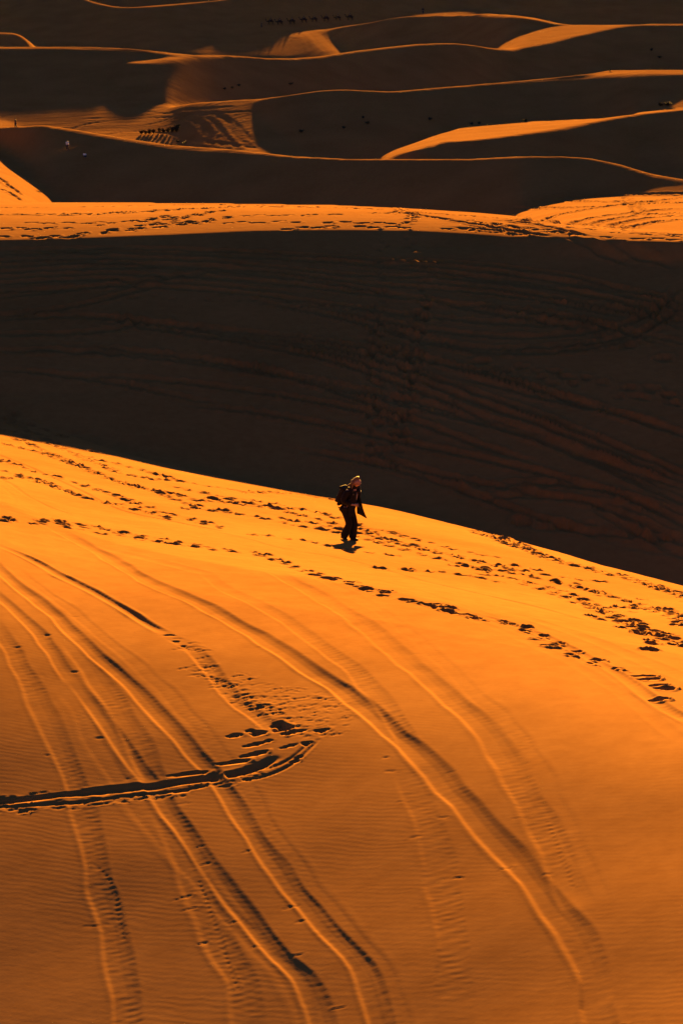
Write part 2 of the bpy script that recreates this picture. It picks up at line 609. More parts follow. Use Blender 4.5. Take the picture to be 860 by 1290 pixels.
PIN = [profile(c) for c in range(len(IN))]
MAPC = np.clip(np.arange(NC), IN[0], IN[-1]) - IN[0]
PROF = [PIN[c] for c in MAPC]
VIS = VR[MAPC]


def base_rz(i, R):
    pr, pz = PROF[i]
    z = np.interp(R, pr, pz)
    # inside the frame's lower edge: level off; beyond the last dune: rolling flats
    z_in = pz[0]
    z = np.where(R < pr[0], z_in - 0.10 * 0.5 * (pr[0] - R), z)
    e = np.clip((R - pr[-1]) / 500.0, 0, None)
    zf = -27 + 3.5 * np.sin(R / 170.0 + 2.0 * AZ[i]) * np.minimum(1, e)
    w = smooth(0, 1, e)
    z = np.where(R > pr[-1], pz[-1] * (1 - w) + zf * w, z)
    return z


R_FM, R_MF = 116.0, 250.0


def geo(a, b, ratio):
    n = int(round(math.log(b / a) / ratio))
    return np.exp(np.linspace(math.log(a), math.log(b), n + 1))


rows_f = np.concatenate([np.linspace(1.0, 25.0, 26)[:-1], geo(25.0, 50.0, .00112), geo(50.0, R_FM, .0019)[1:]])
rows_m = geo(R_FM, R_MF, .0014)
rows_d = np.concatenate([geo(R_MF, 1050, .0016), geo(1050, 9000, .06)[1:]])


class Sheet:
    def __init__(s, rows):
        s.soft = None
        s.R = rows
        s.lr = np.log(rows)
        s.Z = np.stack([base_rz(i, rows) for i in range(NC)], axis=1)
        s.X = rows[:, None] * np.sin(AZ)[None, :]
        s.Y = rows[:, None] * np.cos(AZ)[None, :]

    def window(s, xs, ys, pad):
        rr = math.hypot(xs[0], ys[0]), math.hypot(xs[-1], ys[-1])
        aa = math.atan2(xs[0], ys[0]), math.atan2(xs[-1], ys[-1])
        r0, r1 = min(rr) - pad, max(rr) + pad
        da = pad / max(5.0, min(rr))
        i0, i1 = np.searchsorted(s.R, r0), np.searchsorted(s.R, r1)
        j0, j1 = np.searchsorted(AZ, min(aa) - da), np.searchsorted(AZ, max(aa) + da)
        return i0, i1, j0, j1


def smooth_rows(Zb, rows, sig):
    """soften the profile a little along each bearing (wind-rounded crests)"""
    k = np.array([1, 2, 1]) / 4.0
    for _ in range(sig):
        Zb[1:-1] = k[0] * Zb[:-2] + k[1] * Zb[1:-1] + k[2] * Zb[2:]
    return Zb


def smooth_cols(Z, n):
    k = .25
    for _ in range(n):
        Z[:, 1:-1] = k * Z[:, :-2] + 2 * k * Z[:, 1:-1] + k * Z[:, 2:]
    return Z


fore, mid, far = Sheet(rows_f), Sheet(rows_m), Sheet(rows_d)
# shared smoothing across the seams
allZ = np.concatenate([fore.Z, mid.Z[1:], far.Z[1:]])
allZ = smooth_cols(allZ, 6)
allZ[len(rows_f):] = smooth_cols(allZ[len(rows_f):].copy(), 12)
nf, nm_ = len(rows_f), len(rows_m)
fore.Z = allZ[:nf].copy()
mid.Z = allZ[nf - 1:nf + nm_ - 1].copy()
far.Z = allZ[nf + nm_ - 2:].copy()


def px_to_xy(px, py):
    """ground point seen at a surveyed (column, row) reading"""
    kx, ky = (px - 430) / FPX, (645 - py) / FPX
    dx, dy, dz = kx, CT + ky * ST, -ST + ky * CT
    az = math.atan2(dx, dy)
    fi = np.interp(az, AZ, np.arange(NC))
    i = int(min(fi, NC - 2))
    t = fi - i
    rr = [np.interp(-py, -YS, VIS[i + q]) for q in (0, 1)]
    r = rr[0] * (1 - t) + rr[1] * t
    return r * math.sin(az), r * math.cos(az)


def ground_z(x, y):
    r = math.hypot(x, y)
    az = math.atan2(x, y)
    sh = fore if r < R_FM else mid if r < R_MF else far
    fi = np.interp(az, AZ, np.arange(NC))
    i = int(min(fi, NC - 2))
    t = fi - i
    z = [np.interp(r, sh.R, sh.Z[:, i + q]) for q in (0, 1)]
    return z[0] * (1 - t) + z[1] * t


def catmull(P, stepm):
    P = np.array(P, float)
    Q = np.vstack([2 * P[0] - P[1], P, 2 * P[-1] - P[-2]])
    out = []
    for i in range(1, len(Q) - 2):
        p0, p1, p2, p3 = Q[i - 1], Q[i], Q[i + 1], Q[i + 2]
        n = max(2, int(np.linalg.norm(p2 - p1) / stepm))
        t = np.linspace(0, 1, n, endpoint=False)[:, None]
        out.append(.5 * ((2 * p1) + (-p0 + p2) * t + (2 * p0 - 5 * p1 + 4 * p2 - p3) * t**2 + (-p0 + 3 * p1 - 3 * p2 + p3) * t**3))
    out.append(P[-1:])
    return np.vstack(out)


def poly_world(pts, stepm=0.35):
    # smooth in the survey readings first, then on the ground
    q = catmull(pts, 12)
    w = np.array([px_to_xy(*p) for p in q])
    seg = np.concatenate([[0], np.cumsum(np.linalg.norm(np.diff(w, axis=0), axis=1))])
    n = max(3, int(seg[-1] / stepm))
    u = np.linspace(0, seg[-1], n)
    w = np.stack([np.interp(u, seg, w[:, 0]), np.interp(u, seg, w[:, 1])], 1)
    # light smoothing
    for _ in range(3):
        w[1:-1] = .25 * w[:-2] + .5 * w[1:-1] + .25 * w[2:]
    return w


def wob(n, scale, seed):
    """smooth random curve along an arc of n samples"""
    g = np.random.default_rng(seed)
    m = max(4, int(n / scale) + 4)
    v = g.uniform(-1, 1, m)
    return np.interp(np.linspace(0, m - 1, n), np.arange(m), v)


def stamp_line(sh, pts, half, depth, berm=.35, tread=0.0, fade=(1.5, 1.5), seed=1, shape='u', stepm=0.35, rough=.25, world=None, sun_scaled=False):
    """press a wheel rut (or a dug line) into a sheet along a surveyed line"""
    w = poly_world(pts, stepm) if world is None else world
    n = len(w)
    pad = half * 2.4 + stepm
    U = np.full(sh.Z.shape, 1e9, np.float32)
    V = np.zeros(sh.Z.shape, np.float32)
    arc = np.concatenate([[0], np.cumsum(np.linalg.norm(np.diff(w, axis=0), axis=1))])
    bi = [10**9, 0, 10**9, 0]
    for k in range(n - 1):
        a, b = w[k], w[k + 1]
        i0, i1, j0, j1 = sh.window((a[0], b[0]), (a[1], b[1]), pad)
        if i1 <= i0 or j1 <= j0:
            continue
        bi = [min(bi[0], i0), max(bi[1], i1), min(bi[2], j0), max(bi[3], j1)]
        d = b - a
        L = math.hypot(*d) + 1e-9
        d = d / L
        X = sh.X[i0:i1, j0:j1] - a[0]
        Y = sh.Y[i0:i1, j0:j1] - a[1]
        al = X * d[0] + Y * d[1]
        la = -X * d[1] + Y * d[0]
        ok = (al > -.35 * L) & (al < 1.35 * L)
        cur = U[i0:i1, j0:j1]
        better = ok & (np.abs(la) < np.abs(cur))
        cur[better] = la[better]
        V[i0:i1, j0:j1][better] = (arc[k] + al)[better]
    i0, i1, j0, j1 = bi
    if i1 <= i0:
        return
    u, v = U[i0:i1, j0:j1], V[i0:i1, j0:j1]
    hit = np.abs(u) < pad
    tot = arc[-1]
    nn = max(8, int(tot / .1))
    vv = np.linspace(0, tot, nn)
    wd = np.interp(v, vv, 1 + .5 * rough * wob(nn, 11, seed))
    dp = np.interp(v, vv, 1 + .6 * rough * (wob(nn, 23, seed + 1) + .5 * wob(nn, 4, seed + 2)))
    sft = np.interp(v, vv, half * .22 * rough * 2 * wob(nn, 7, seed + 3))
    q = (u - sft) / (half * wd)
    aq = np.abs(q)
    if shape == 'u':
        bowl = np.where(aq < 1, np.cos(np.clip(aq, 0, 1) * PI / 2) ** 0.75, 0)
    elif shape == 'slant':      # a wheel leaning into the turn: long gentle wall on the outside, steep lip on the inside
        bowl = np.interp(q, [-1.5, -.90, -.64, -.45, .12, .55, .93, 1.06, 2], [0, 0, .84, .92, 1, .66, .06, 0, 0])
    elif shape == 'flat':
        bowl = (1 - smooth(.60, 1.05, aq)) * (1 - .15 * np.cos(aq * PI))
    else:
        bowl = np.clip(1 - aq, 0, 1)
    z = -depth * dp * bowl
    bermv = np.interp(v, vv, 1 + .7 * wob(nn, 5, seed + 5))
    z += depth * berm * bermv * (np.exp(-((aq - 1.02) / .16) ** 2) * np.where(q > 0, .3, 1.0) if shape == 'slant' else np.exp(-((aq - 1.28) / .30) ** 2))
    if tread:
        # churned bars across the rut, never evenly spaced
        n_ = np.sin(v * 31 + 2.5 * np.sin(v * 4.1 + seed) + 1.7 * q) + .8 * np.sin(v * 47 + 3 * np.sin(v * 2.3) - 2.1 * q) + .5 * np.sin(v * 13 + 4 * q + 2 * np.sin(v * 1.3 + q))
        z += .19 * tread * n_ * (1 - smooth(.8, 1.1, aq)) * np.clip(.55 + .7 * np.interp(v, vv, wob(nn, 13, seed + 9)), .1, 1)
    fd = np.ones_like(v)
    if fade[0] > 0:
        fd = fd * smooth(0, fade[0], v)
    if fade[1] > 0:
        fd = fd * smooth(0, fade[1], tot - v)
    if sun_scaled:
        z = z * graze_factor[i0:i1, j0:j1]
    sh.Z[i0:i1, j0:j1] += np.where(hit, z * fd, 0)


def stamp_pit(sh, x, y, head, ln, wd, depth, rim=.35, seed=0):
    """one foot-hole: a long pit with kicked-up sand at its front edge"""
    pad = max(ln, wd) * 1.25
    i0, i1, j0, j1 = sh.window((x, x), (y, y), pad)
    if i1 <= i0 or j1 <= j0:
        return
    X = sh.X[i0:i1, j0:j1] - x
    Y = sh.Y[i0:i1, j0:j1] - y
    c, s_ = math.cos(head), math.sin(head)
    al = (X * c + Y * s_) / ln
    la = (-X * s_ + Y * c) / wd
    wv = 1 + .18 * math.sin(seed) * al
    th_ = np.arctan2(la, al)
    q = np.sqrt(al**2 + (la * wv) ** 2) * (1 + .16 * np.sin(2 * th_ + 3 * seed) + .13 * np.sin(3 * th_ + seed) + .08 * np.sin(5 * th_ + 2 * seed))
    z = -depth * (1 - smooth(.45, 1.0, q))
    if rim > .5:       # sand thrown up on the sunward lip
        z += depth * rim * np.exp(-((q - 1.15) / .26) ** 2) * np.clip(.30 + .7 * Y / (np.hypot(X, Y) + 1e-6), 0, 1)
        rim = .15
    z += depth * rim * np.exp(-((q - 1.18) / .22) ** 2) * np.clip(.45 + .55 * al + .3 * np.sin(3 * np.arctan2(la, al) + seed), 0, 1.2)
    sh.Z[i0:i1, j0:j1] += z


def trail(sh, pts, stride=.62, gait=.11, ln=.17, wd=.09, depth=.055, skip=.12, rev=False, seed=3):
    g = np.random.default_rng(seed)
    w = poly_world(pts, .05)
    arc = np.concatenate([[0], np.cumsum(np.linalg.norm(np.diff(w, axis=0), axis=1))])
    s_ = g.uniform(0, stride)
    k = 0
    while s_ < arc[-1]:
        x = np.interp(s_, arc, w[:, 0])
        y = np.interp(s_, arc, w[:, 1])
        x2 = np.interp(s_ + .1, arc, w[:, 0])
        y2 = np.interp(s_ + .1, arc, w[:, 1])
        h = math.atan2(y2 - y, x2 - x + 1e-9) + g.normal(0, .18)
        sd_ = gait * (1 if k % 2 else -1) + g.normal(0, .04)
        if g.uniform() > skip:
            sc = g.uniform(.75, 1.25)
            if sh is fore and y > 50:        # soft sand near the crest: wide, deep holes
                sc *= min(1.4, (y / 50) ** .8)
            stamp_pit(sh, x - math.sin(h) * sd_, y + math.cos(h) * sd_, h + (PI if rev else 0), ln * sc, wd * g.uniform(.85, 1.25) * sc,
                      depth * g.uniform(.6, 1.25) * (1 if sh is mid else sc), rim=.35 if sh is mid or y < 42 else .52, seed=g.uniform(0, 6))
            if g.uniform() < .5 and y < 48:       # toe drag beside the pit
                stamp_pit(sh, x - math.sin(h) * sd_ + math.cos(h) * ln * 1.9, y + math.cos(h) * sd_ + math.sin(h) * ln * 1.9, h, ln * .6, wd * .7, depth * .4, seed=g.uniform(0, 6))
        s_ += stride * g.uniform(.8, 1.22)
        k += 1


def scatter(sh, poly, n, ln=.17, wd=.09, depth=.055, seed=5, heads=(0, 3.1)):
    g = np.random.default_rng(seed)
    xs, ys_ = [p[0] for p in poly], [p[1] for p in poly]
    k = 0
    while k < n:
        x, y = g.uniform(min(xs), max(xs)), g.uniform(min(ys_), max(ys_))
        if not in_poly(np.array([x]), np.array([y]), poly)[0]:
            continue
        wx, wy = px_to_xy(x, y)
        h = g.uniform(*heads)
        sc = g.uniform(.7, 1.3) * max(1, min(1.4, (wy / 50) ** .8))
        stamp_pit(sh, wx, wy, h, ln * sc, wd * sc, depth * g.uniform(.5, 1.3) * sc, rim=.52, seed=g.uniform(0, 6))
        k += 1


# broad undulation of the near sand so the light is never quite even
def undulate(sh, amp, lam, seed):
    g = np.random.default_rng(seed)
    for _ in range(7):
        th = g.uniform(0, PI)
        l = lam * g.uniform(.6, 1.7)
        sh.Z += amp * l / lam * np.sin((sh.X * math.cos(th) + sh.Y * math.sin(th)) / l * 2 * PI + g.uniform(0, 6)).astype(np.float32)


undulate(fore, .0018, 2.6, 4)

# ruts shallower where the slope steepens to the camera, so grazing sun won't blacken them
graze_factor = np.clip((.17 - np.gradient(fore.Z, fore.R, axis=0)) / .17, .27, 1.0)

# ---- wheel ruts on the near dune
WHEEL = [
    # (points, half width, depth, berm, tread, seed)
    ([(60, 660), (125, 695), (170, 722), (215, 745), (260, 764), (300, 786), (330, 804), (370, 829), (400, 850), (430, 868), (470, 900), (510, 934), (540, 964),
      (575, 1003), (610, 1047), (650, 1085), (690, 1132), (718, 1168), (738, 1205), (752, 1250), (765, 1460)], .23, .040, .45, .003, 1),
    ([(250, 715), (290, 745), (340, 768), (370, 788), (400, 812), (430, 832), (455, 852), (480, 884), (510, 924), (522, 960)], .20, .013, .45, .006, 2),
    ([(330, 715), (380, 738), (430, 768), (460, 788), (490, 813), (530, 848), (560, 874), (590, 900), (620, 930), (645, 966), (668, 1012), (688, 1052), (706, 1092), (722, 1130), (730, 1150)], .25, .016, .45, .006, 3),
    ([(505, 945), (518, 985), (532, 1020), (545, 1060), (556, 1110), (566, 1160), (572, 1220), (575, 1460)], .24, .010, .4, .005, 4),
    ([(-20, 682), (30, 699), (70, 722), (110, 741), (150, 763), (180, 782), (213, 800)], .13, .042, .40, .002, 5),
    ([(200, 795), (232, 810), (255, 830), (278, 858), (300, 885), (330, 908), (352, 925)], .17, .022, .5, .012, 6),
    ([(-30, 690), (0, 717), (25, 740), (68, 773), (95, 802), (130, 832), (165, 862), (195, 893), (230, 932), (262, 968), (290, 1004), (318, 1052), (350, 1094), (380, 1134),
      (420, 1184), (465, 1235), (520, 1460)], .17, .026, .45, .003, 7),
    ([(-30, 730), (0, 752), (40, 787), (62, 815), (82, 845), (96, 862)], .15, .022, .5, .005, 8),
    ([(90, 848), (112, 880), (134, 911), (155, 942), (180, 974), (208, 1012), (238, 1053), (264, 1092), (294, 1133), (332, 1178), (364, 1218), (402, 1262), (435, 1460)], .17, .028, .45, .003, 9),
    ([(80, 800), (120, 850), (143, 885), (166, 922), (186, 962), (203, 1000)], .24, .013, .4, .007, 10),
    ([(205, 1000), (218, 1040), (234, 1080), (250, 1118), (263, 1150), (283, 1200), (308, 1250), (335, 1460)], .24, .009, .45, .005, 11),
    ([(-20, 770), (8, 805), (25, 840), (45, 875), (64, 912), (82, 950), (97, 990), (107, 1030), (114, 1062), (124, 1105), (135, 1152), (153, 1220), (176, 1460)], .21, .013, .5, .006, 12),
    ([(-20, 640), (20, 632), (0, 610)], .08, .01, .4, 0, 13),
    # thin lines near the crest
    ([(-20, 566), (30, 585), (60, 599), (100, 617), (150, 642), (215, 656), (290, 671)], .10, .035, .4, 0, 14),
    ([(-20, 598), (10, 607), (40, 628), (75, 643), (110, 652)], .09, .025, .4, 0, 15),
    ([(-20, 634), (5, 638), (25, 648)], .09, .025, .4, 0, 16),
    ([(110, 661), (160, 668), (215, 673), (270, 681), (305, 684)], .07, .022, .4, 0, 17),
    ([(215, 655), (260, 668), (310, 678), (350, 690), (430, 703), (480, 716), (530, 731), (590, 745), (645, 757), (690, 768), (740, 784)], .08, .020, .4, 0, 18),
    ([(430, 696), (470, 702), (520, 711), (580, 722), (640, 738)], .07, .016, .4, 0, 19),
    ([(560, 765), (620, 779), (680, 799), (720, 818), (760, 838), (780, 850), (808, 872), (835, 890), (880, 915)], .12, .030, .45, .006, 20),
    ([(600, 760), (680, 783), (740, 804), (800, 828), (880, 862)], .17, .012, .5, .002, 21),
    ([(560, 768), (640, 798), (720, 835), (790, 880), (860, 935)], .12, .006, .5, 0, 22),
    ([(0, 556), (60, 575), (130, 600), (215, 628), (300, 652)], .11, .012, .5, 0, 23),
    ([(60, 560), (130, 585), (215, 612), (290, 634)], .11, .010, .5, 0, 24),
    ([(0, 660), (80, 678), (170, 700), (270, 725)], .2, .007, .5, 0, 25),
    ([(430, 720), (540, 748), (640, 785), (700, 815)], .12, .006, .5, 0, 26),
]
LEAN = {1: .92, 2: .40, 3: .55, 4: .30, 6: .7, 7: .95, 8: .75, 9: .82, 10: .42, 11: .35, 12: .45}
for pts, hw, dp, bm_, tr, sd_ in WHEEL:
    stamp_line(fore, pts, hw, LEAN[sd_] * .185 * hw if sd_ in LEAN else dp * .75, .15 if sd_ in LEAN else bm_, tr, seed=sd_ * 13, shape='slant' if sd_ in LEAN else 'u', fade=(2.5, .8), rough=.3, sun_scaled=True)
# older, half-drifted passes beside the fresh ones
for k_, (src, off, hw, dp) in enumerate(((8, -26, .16, .006), (6, 28, .14, .005), (2, 34, .16, .005))):
    pts = [(p[0] + off * (1 + .25 * math.sin(p[1] / 70.0 + k_)), p[1] + 4 * math.sin(p[1] / 50.0 + k_)) for p in WHEEL[src][0]]
    stamp_line(fore, pts, hw, dp * .6, .5, .003, seed=2000 + 17 * k_, shape='flat', fade=(3, 1), rough=.5, sun_scaled=True)
# dotted lug marks
for pts, sd_ in (([(252, 1112), (262, 1140), (276, 1180), (287, 1212), (302, 1250)], 31), ([(120, 1090), (140, 1110), (150, 1150), (156, 1185)], 32), ([(690, 1035), (706, 1075), (722, 1120)], 33)):
    w = poly_world(pts, .05)
    arc = np.concatenate([[0], np.cumsum(np.linalg.norm(np.diff(w, axis=0), axis=1))])
    for v in np.arange(0, arc[-1], .135):
        stamp_pit(fore, np.interp(v, arc, w[:, 0]), np.interp(v, arc, w[:, 1]), .15, .05, .03, .0026, rim=.5, seed=v)

# ---- deep turning trench and spin pits
stamp_line(fore, [(-30, 1011), (20, 1008), (60, 1003), (120, 997), (180, 990), (240, 983), (276, 977)], .105, .085, .02, 0, seed=401, shape='v', fade=(0, .1), rough=.85, stepm=.15)
stamp_line(fore, [(-30, 1016), (30, 1015), (70, 1012), (110, 1010), (150, 1004), (200, 999), (240, 994), (272, 987)], .045, .022, .08, 0, seed=411, shape='v', fade=(0, .3), rough=.7, stepm=.15)
stamp_line(fore, [(284, 977), (310, 971), (335, 962), (352, 951)], .14, .10, .05, 0, seed=421, shape='v', fade=(.05, .5), rough=.3, stepm=.1)
stamp_line(fore, [(310, 984), (345, 974), (370, 961), (388, 945), (400, 932)], .05, .012, .2, .0, seed=431, fade=(.2, .2), rough=.3, stepm=.09)
stamp_line(fore, [(325, 972), (355, 962), (375, 950), (390, 936)], .045, .010, .2, .0, seed=441, fade=(.2, .2), rough=.3, stepm=.09)
for px, py, ln, wd, dp, hd in [(350, 913, .14, .15, .11, -.55), (357, 918, .15, .15, .12, -.3), (363, 924, .11, .10, .08, -.6), (296, 927, .16, .07, .06, .1), (325, 924, .17, .10, .08, .2), (315, 921, .09, .06, .05, 0), (322, 938, .17, .07, .07, .35),
                               (338, 934, .10, .05, .05, .3), (322, 950, .21, .085, .085, .3), (297, 960, .24, .08, .09, .12), (240, 974, .30, .07, .08, .05), (405, 921, .15, .07, .07, -.1),
                               (386, 937, .11, .07, .07, -.2), (376, 954, .09, .05, .05, .2), (372, 959, .09, .05, .05, .2), (376, 922, .16, .06, .05, .3), (366, 940, .15, .05, .04, .4),
                               (312, 981, .10, .05, .05, .1), (228, 996, .16, .05, .05, .05), (22, 815, .10, .05, .010, 0), (60, 800, .08, .06, .016, -.6), (95, 846, .1, .05, .012, -.4),
                               (213, 800, .11, .06, .05, .1), (222, 808, .08, .05, .035, .3), (231, 814, .08, .05, .035, .3)]:
    x, y = px_to_xy(px, py)
    stamp_pit(fore, x, y, hd, ln, wd, dp * .75, rim=.12, seed=px)
# crumbled banks along the trench
g = np.random.default_rng(78)
for k in range(150):
    t = g.uniform(0, 1)
    px = np.interp(t, [0, .25, .5, .75, .85, 1], [-10, 70, 150, 240, 300, 352])
    py = np.interp(t, [0, .25, .5, .75, .85, 1], [1012, 1005, 997, 986, 974, 955]) + g.choice([-6, 5, 8, 12]) + g.normal(0, 1.5)
    x, y = px_to_xy(px, py)
    stamp_pit(fore, x, y, g.uniform(-.2, .5), g.uniform(.05, .16), g.uniform(.02, .05), g.uniform(.002, .008), rim=.5, seed=k)
# churned sand round the spin
g = np.random.default_rng(77)
for k in range(520):
    px = g.uniform(290, 440)
    py = g.uniform(845, 950)
    if not in_poly(np.array([px]), np.array([py]), [(270, 830), (330, 860), (400, 870), (445, 895), (430, 930), (380, 935), (340, 905), (290, 880)])[0]:
        continue
    x, y = px_to_xy(px, py)
    stamp_pit(fore, x, y, g.uniform(-.4, .9), g.uniform(.06, .15), g.uniform(.025, .05), g.uniform(.0015, .006), rim=.9, seed=k)
for k in range(60):
    t = g.uniform(0, 1)
    px = np.interp(t, [0, .3, .6, 1], [225, 262, 290, 345]) + g.normal(0, 9)
    py = np.interp(t, [0, .3, .6, 1], [806, 842, 872, 900]) + g.normal(0, 5)
    x, y = px_to_xy(px, py)
    stamp_pit(fore, x, y, g.uniform(.1, .6), g.uniform(.1, .2), g.uniform(.03, .05), g.uniform(.005, .013), rim=.7, seed=k)
# little slumps beside the ruts
for k in range(46):
    b = WHEEL[[0, 2, 3, 6, 8, 10, 11][k % 7]]
    pts = np.array(b[0])
    i = g.integers(0, len(pts) - 1)
    q = pts[i] + (pts[i + 1] - pts[i]) * g.uniform()
    x, y = px_to_xy(q[0] + g.choice([-1, 1]) * 22, q[1])
    stamp_pit(fore, x, y, g.uniform(-.2, .4), g.uniform(.08, .15), .035, g.uniform(.002, .005), rim=.6, seed=k)

# ---- footprints on the near dune
F = dict(ln=.155, wd=.125, depth=.075)
TR = [
    ([(0, 541), (40, 552), (80, 566), (130, 588), (170, 601), (215, 606)], 51), ([(10, 549), (60, 570), (110, 592), (160, 611), (215, 622)], 52),
    ([(-10, 577), (40, 593), (90, 607), (130, 620), (165, 632), (200, 642)], 53), ([(0, 603), (30, 602), (60, 612), (100, 623)], 54),
    ([(-10, 651), (60, 656), (110, 662), (150, 671), (190, 677), (240, 685), (300, 695)], 55), ([(60, 658), (130, 668), (200, 683), (270, 693)], 56),
    ([(320, 695), (350, 707), (390, 721), (415, 729), (450, 738), (485, 748), (512, 760)], 57), ([(150, 634), (200, 645), (250, 657), (290, 668)], 58),
    ([(90, 575), (150, 585), (215, 603), (245, 610), (300, 618)], 59), ([(215, 622), (250, 631), (290, 634), (330, 640), (380, 642)], 60),
    ([(225, 640), (270, 644), (300, 648), (340, 655), (380, 664), (430, 672)], 61), ([(280, 628), (330, 637), (380, 650), (430, 662)], 62),
    ([(300, 672), (340, 676), (400, 684), (440, 694), (500, 700)], 63), ([(350, 655), (400, 660), (430, 668), (480, 678), (520, 687), (560, 698), (610, 710), (650, 720)], 64),
    ([(440, 658), (460, 668), (490, 684), (520, 690), (560, 700)], 65), ([(590, 668), (640, 680), (690, 702), (740, 714), (800, 730), (860, 750)], 66),
    ([(600, 672), (650, 687), (700, 706), (760, 722)], 67), ([(550, 697), (600, 708), (650, 718), (700, 726), (760, 734)], 68),
    ([(560, 712), (620, 718), (680, 730), (720, 740), (780, 755), (860, 782)], 69), ([(600, 723), (640, 728), (690, 740), (740, 760), (790, 785), (860, 812)], 70),
    ([(700, 735), (750, 745), (800, 760), (860, 775)], 71), ([(720, 758), (760, 772), (800, 790), (850, 800)], 72), ([(780, 790), (820, 800), (870, 818)], 73),
    ([(700, 755), (760, 765), (820, 768), (870, 790)], 74), ([(470, 715), (560, 722), (640, 735)], 75), ([(300, 620), (370, 622), (430, 632)], 76),
    ([(600, 655 + 14), (700, 700 + 8), (800, 733), (880, 760)], 77), ([(480, 668), (560, 690), (640, 705)], 78), ([(-10, 556), (40, 568), (90, 584), (140, 604), (200, 622), (250, 640)], 79), ([(-10, 590), (50, 606), (110, 628), (160, 640), (220, 655)], 80),
    ([(-10, 655), (60, 661), (130, 672), (190, 682), (250, 690), (310, 698)], 81), ([(215, 612), (280, 626), (340, 634), (400, 646), (430, 655)], 82), ([(450, 676), (520, 696), (600, 716), (680, 742), (760, 772)], 83),
]
for pts, sd_ in TR:
    trail(fore, pts, seed=sd_, stride=.46, skip=.05, **F)
trail(fore, [(545, 762), (580, 774), (645, 787), (672, 798), (708, 816), (757, 837), (775, 847)], stride=.42, gait=.14, ln=.16, wd=.11, depth=.09, skip=.05, seed=90)
for px, py in [(520, 759), (550, 761), (553, 766), (578, 774), (812, 852), (818, 856), (830, 864), (838, 868), (830, 881), (484, 744), (455, 740), (440, 733)]:
    x, y = px_to_xy(px, py)
    stamp_pit(fore, x, y, -.1, .2, .11, .085, seed=px)
scatter(fore, [(690, 735), (760, 735), (860, 770), (870, 845), (800, 815), (740, 775)], 26, seed=91, **F)
scatter(fore, [(270, 625), (400, 645), (430, 665), (350, 665), (270, 645)], 12, seed=92, **F)
scatter(fore, [(540, 690), (680, 715), (720, 745), (620, 730), (540, 705)], 12, seed=93, **F)
scatter(fore, [(0, 540), (120, 568), (215, 600), (200, 612), (100, 580), (0, 550)], 10, seed=94, **F)
scatter(fore, [(0, 512), (60, 542), (100, 556), (60, 556), (0, 535)], 22, seed=95, **F)

# ---- tracks on the shaded middle dune
MT = [
    [(-60, 316), (100, 311), (250, 314), (430, 324), (600, 333), (720, 348), (900, 392)], [(-60, 331), (150, 325), (300, 331), (430, 345), (600, 352), (760, 376), (900, 420)],
    [(-60, 346), (180, 336), (330, 346), (500, 371), (650, 400), (800, 420)], [(-60, 338), (120, 331), (300, 338), (470, 358), (640, 372), (820, 405)],
    [(430, 397), (520, 421), (600, 439), (700, 437), (790, 424), (840, 402), (866, 372)], [(380, 382), (470, 402), (560, 418), (650, 425), (760, 416), (830, 390), (860, 350)],
    [(300, 375), (430, 400), (540, 432), (640, 446), (760, 436), (850, 410)],
    [(60, 390), (250, 414), (430, 441), (560, 482), (700, 532), (900, 615)], [(100, 400), (300, 430), (430, 458), (600, 521), (720, 563), (900, 630)], [(80, 394), (270, 420), (430, 449), (580, 500), (710, 547), (900, 622)],
    [(-40, 462), (60, 470), (150, 483), (300, 515)], [(30, 473), (150, 474), (300, 490), (430, 512), (560, 545)], [(200, 440), (350, 470), (470, 510), (600, 560), (700, 590)],
    [(380, 545), (480, 575), (560, 601), (680, 622), (860, 648)], [(470, 640), (560, 620), (640, 608), (740, 612), (800, 630), (900, 680)],
    [(500, 645), (560, 633), (640, 624), (720, 626), (790, 650), (900, 705)], [(560, 660), (630, 620), (700, 582)], [(730, 628), (770, 655), (820, 682), (900, 715)],
    [(620, 662), (740, 668), (900, 690)], [(640, 675), (760, 684), (900, 706)], [(560, 470), (700, 505), (860, 540)], [(430, 420), (600, 470), (780, 520), (900, 560)],
    [(-60, 362), (100, 352), (260, 358), (400, 372)], [(-60, 380), (80, 366), (200, 352), (330, 332)], [(-60, 400), (60, 392), (150, 372), (240, 350)], [(-60, 420), (100, 420), (220, 402)],
    [(-60, 318), (200, 319), (420, 330), (620, 342), (900, 385)], [(-60, 354), (120, 345), (300, 352), (480, 372), (700, 398), (900, 440)], [(-60, 372), (150, 360), (330, 372), (560, 402), (740, 412)],
    [(-60, 405), (90, 398), (260, 412), (420, 432), (600, 470), (900, 560)], [(-60, 440), (150, 446), (330, 470), (520, 512), (700, 560), (900, 640)], [(40, 430), (250, 452), (450, 490), (640, 540), (900, 650)],
    [(200, 505), (360, 525), (520, 560), (700, 600), (900, 660)], [(340, 560), (500, 590), (640, 640), (800, 690)], [(600, 345), (760, 366), (900, 400)], [(480, 350), (640, 366), (800, 395), (900, 425)],
    [(-60, 322), (150, 317), (330, 322), (520, 340), (700, 362), (880, 405)], [(600, 385), (720, 400), (860, 440)], [(700, 640), (780, 640), (870, 655)],
]
for k, pts in enumerate(MT):
    pts = [(p[0], max(p[1], float(Y_BRINK(p[0])) + 13)) for p in pts]
    pts = [p for p in pts if p[1] < Y_FORE(p[0]) - 6]
    stamp_line(mid, pts, .26, .17, .4, .0, seed=600 + 7 * k, shape='u', stepm=.9, fade=(4, 4), rough=.3)
    stamp_line(fore, pts, .26, .17, .6, .0, seed=600 + 7 * k, shape='u', stepm=.9, fade=(4, 4), rough=.3)
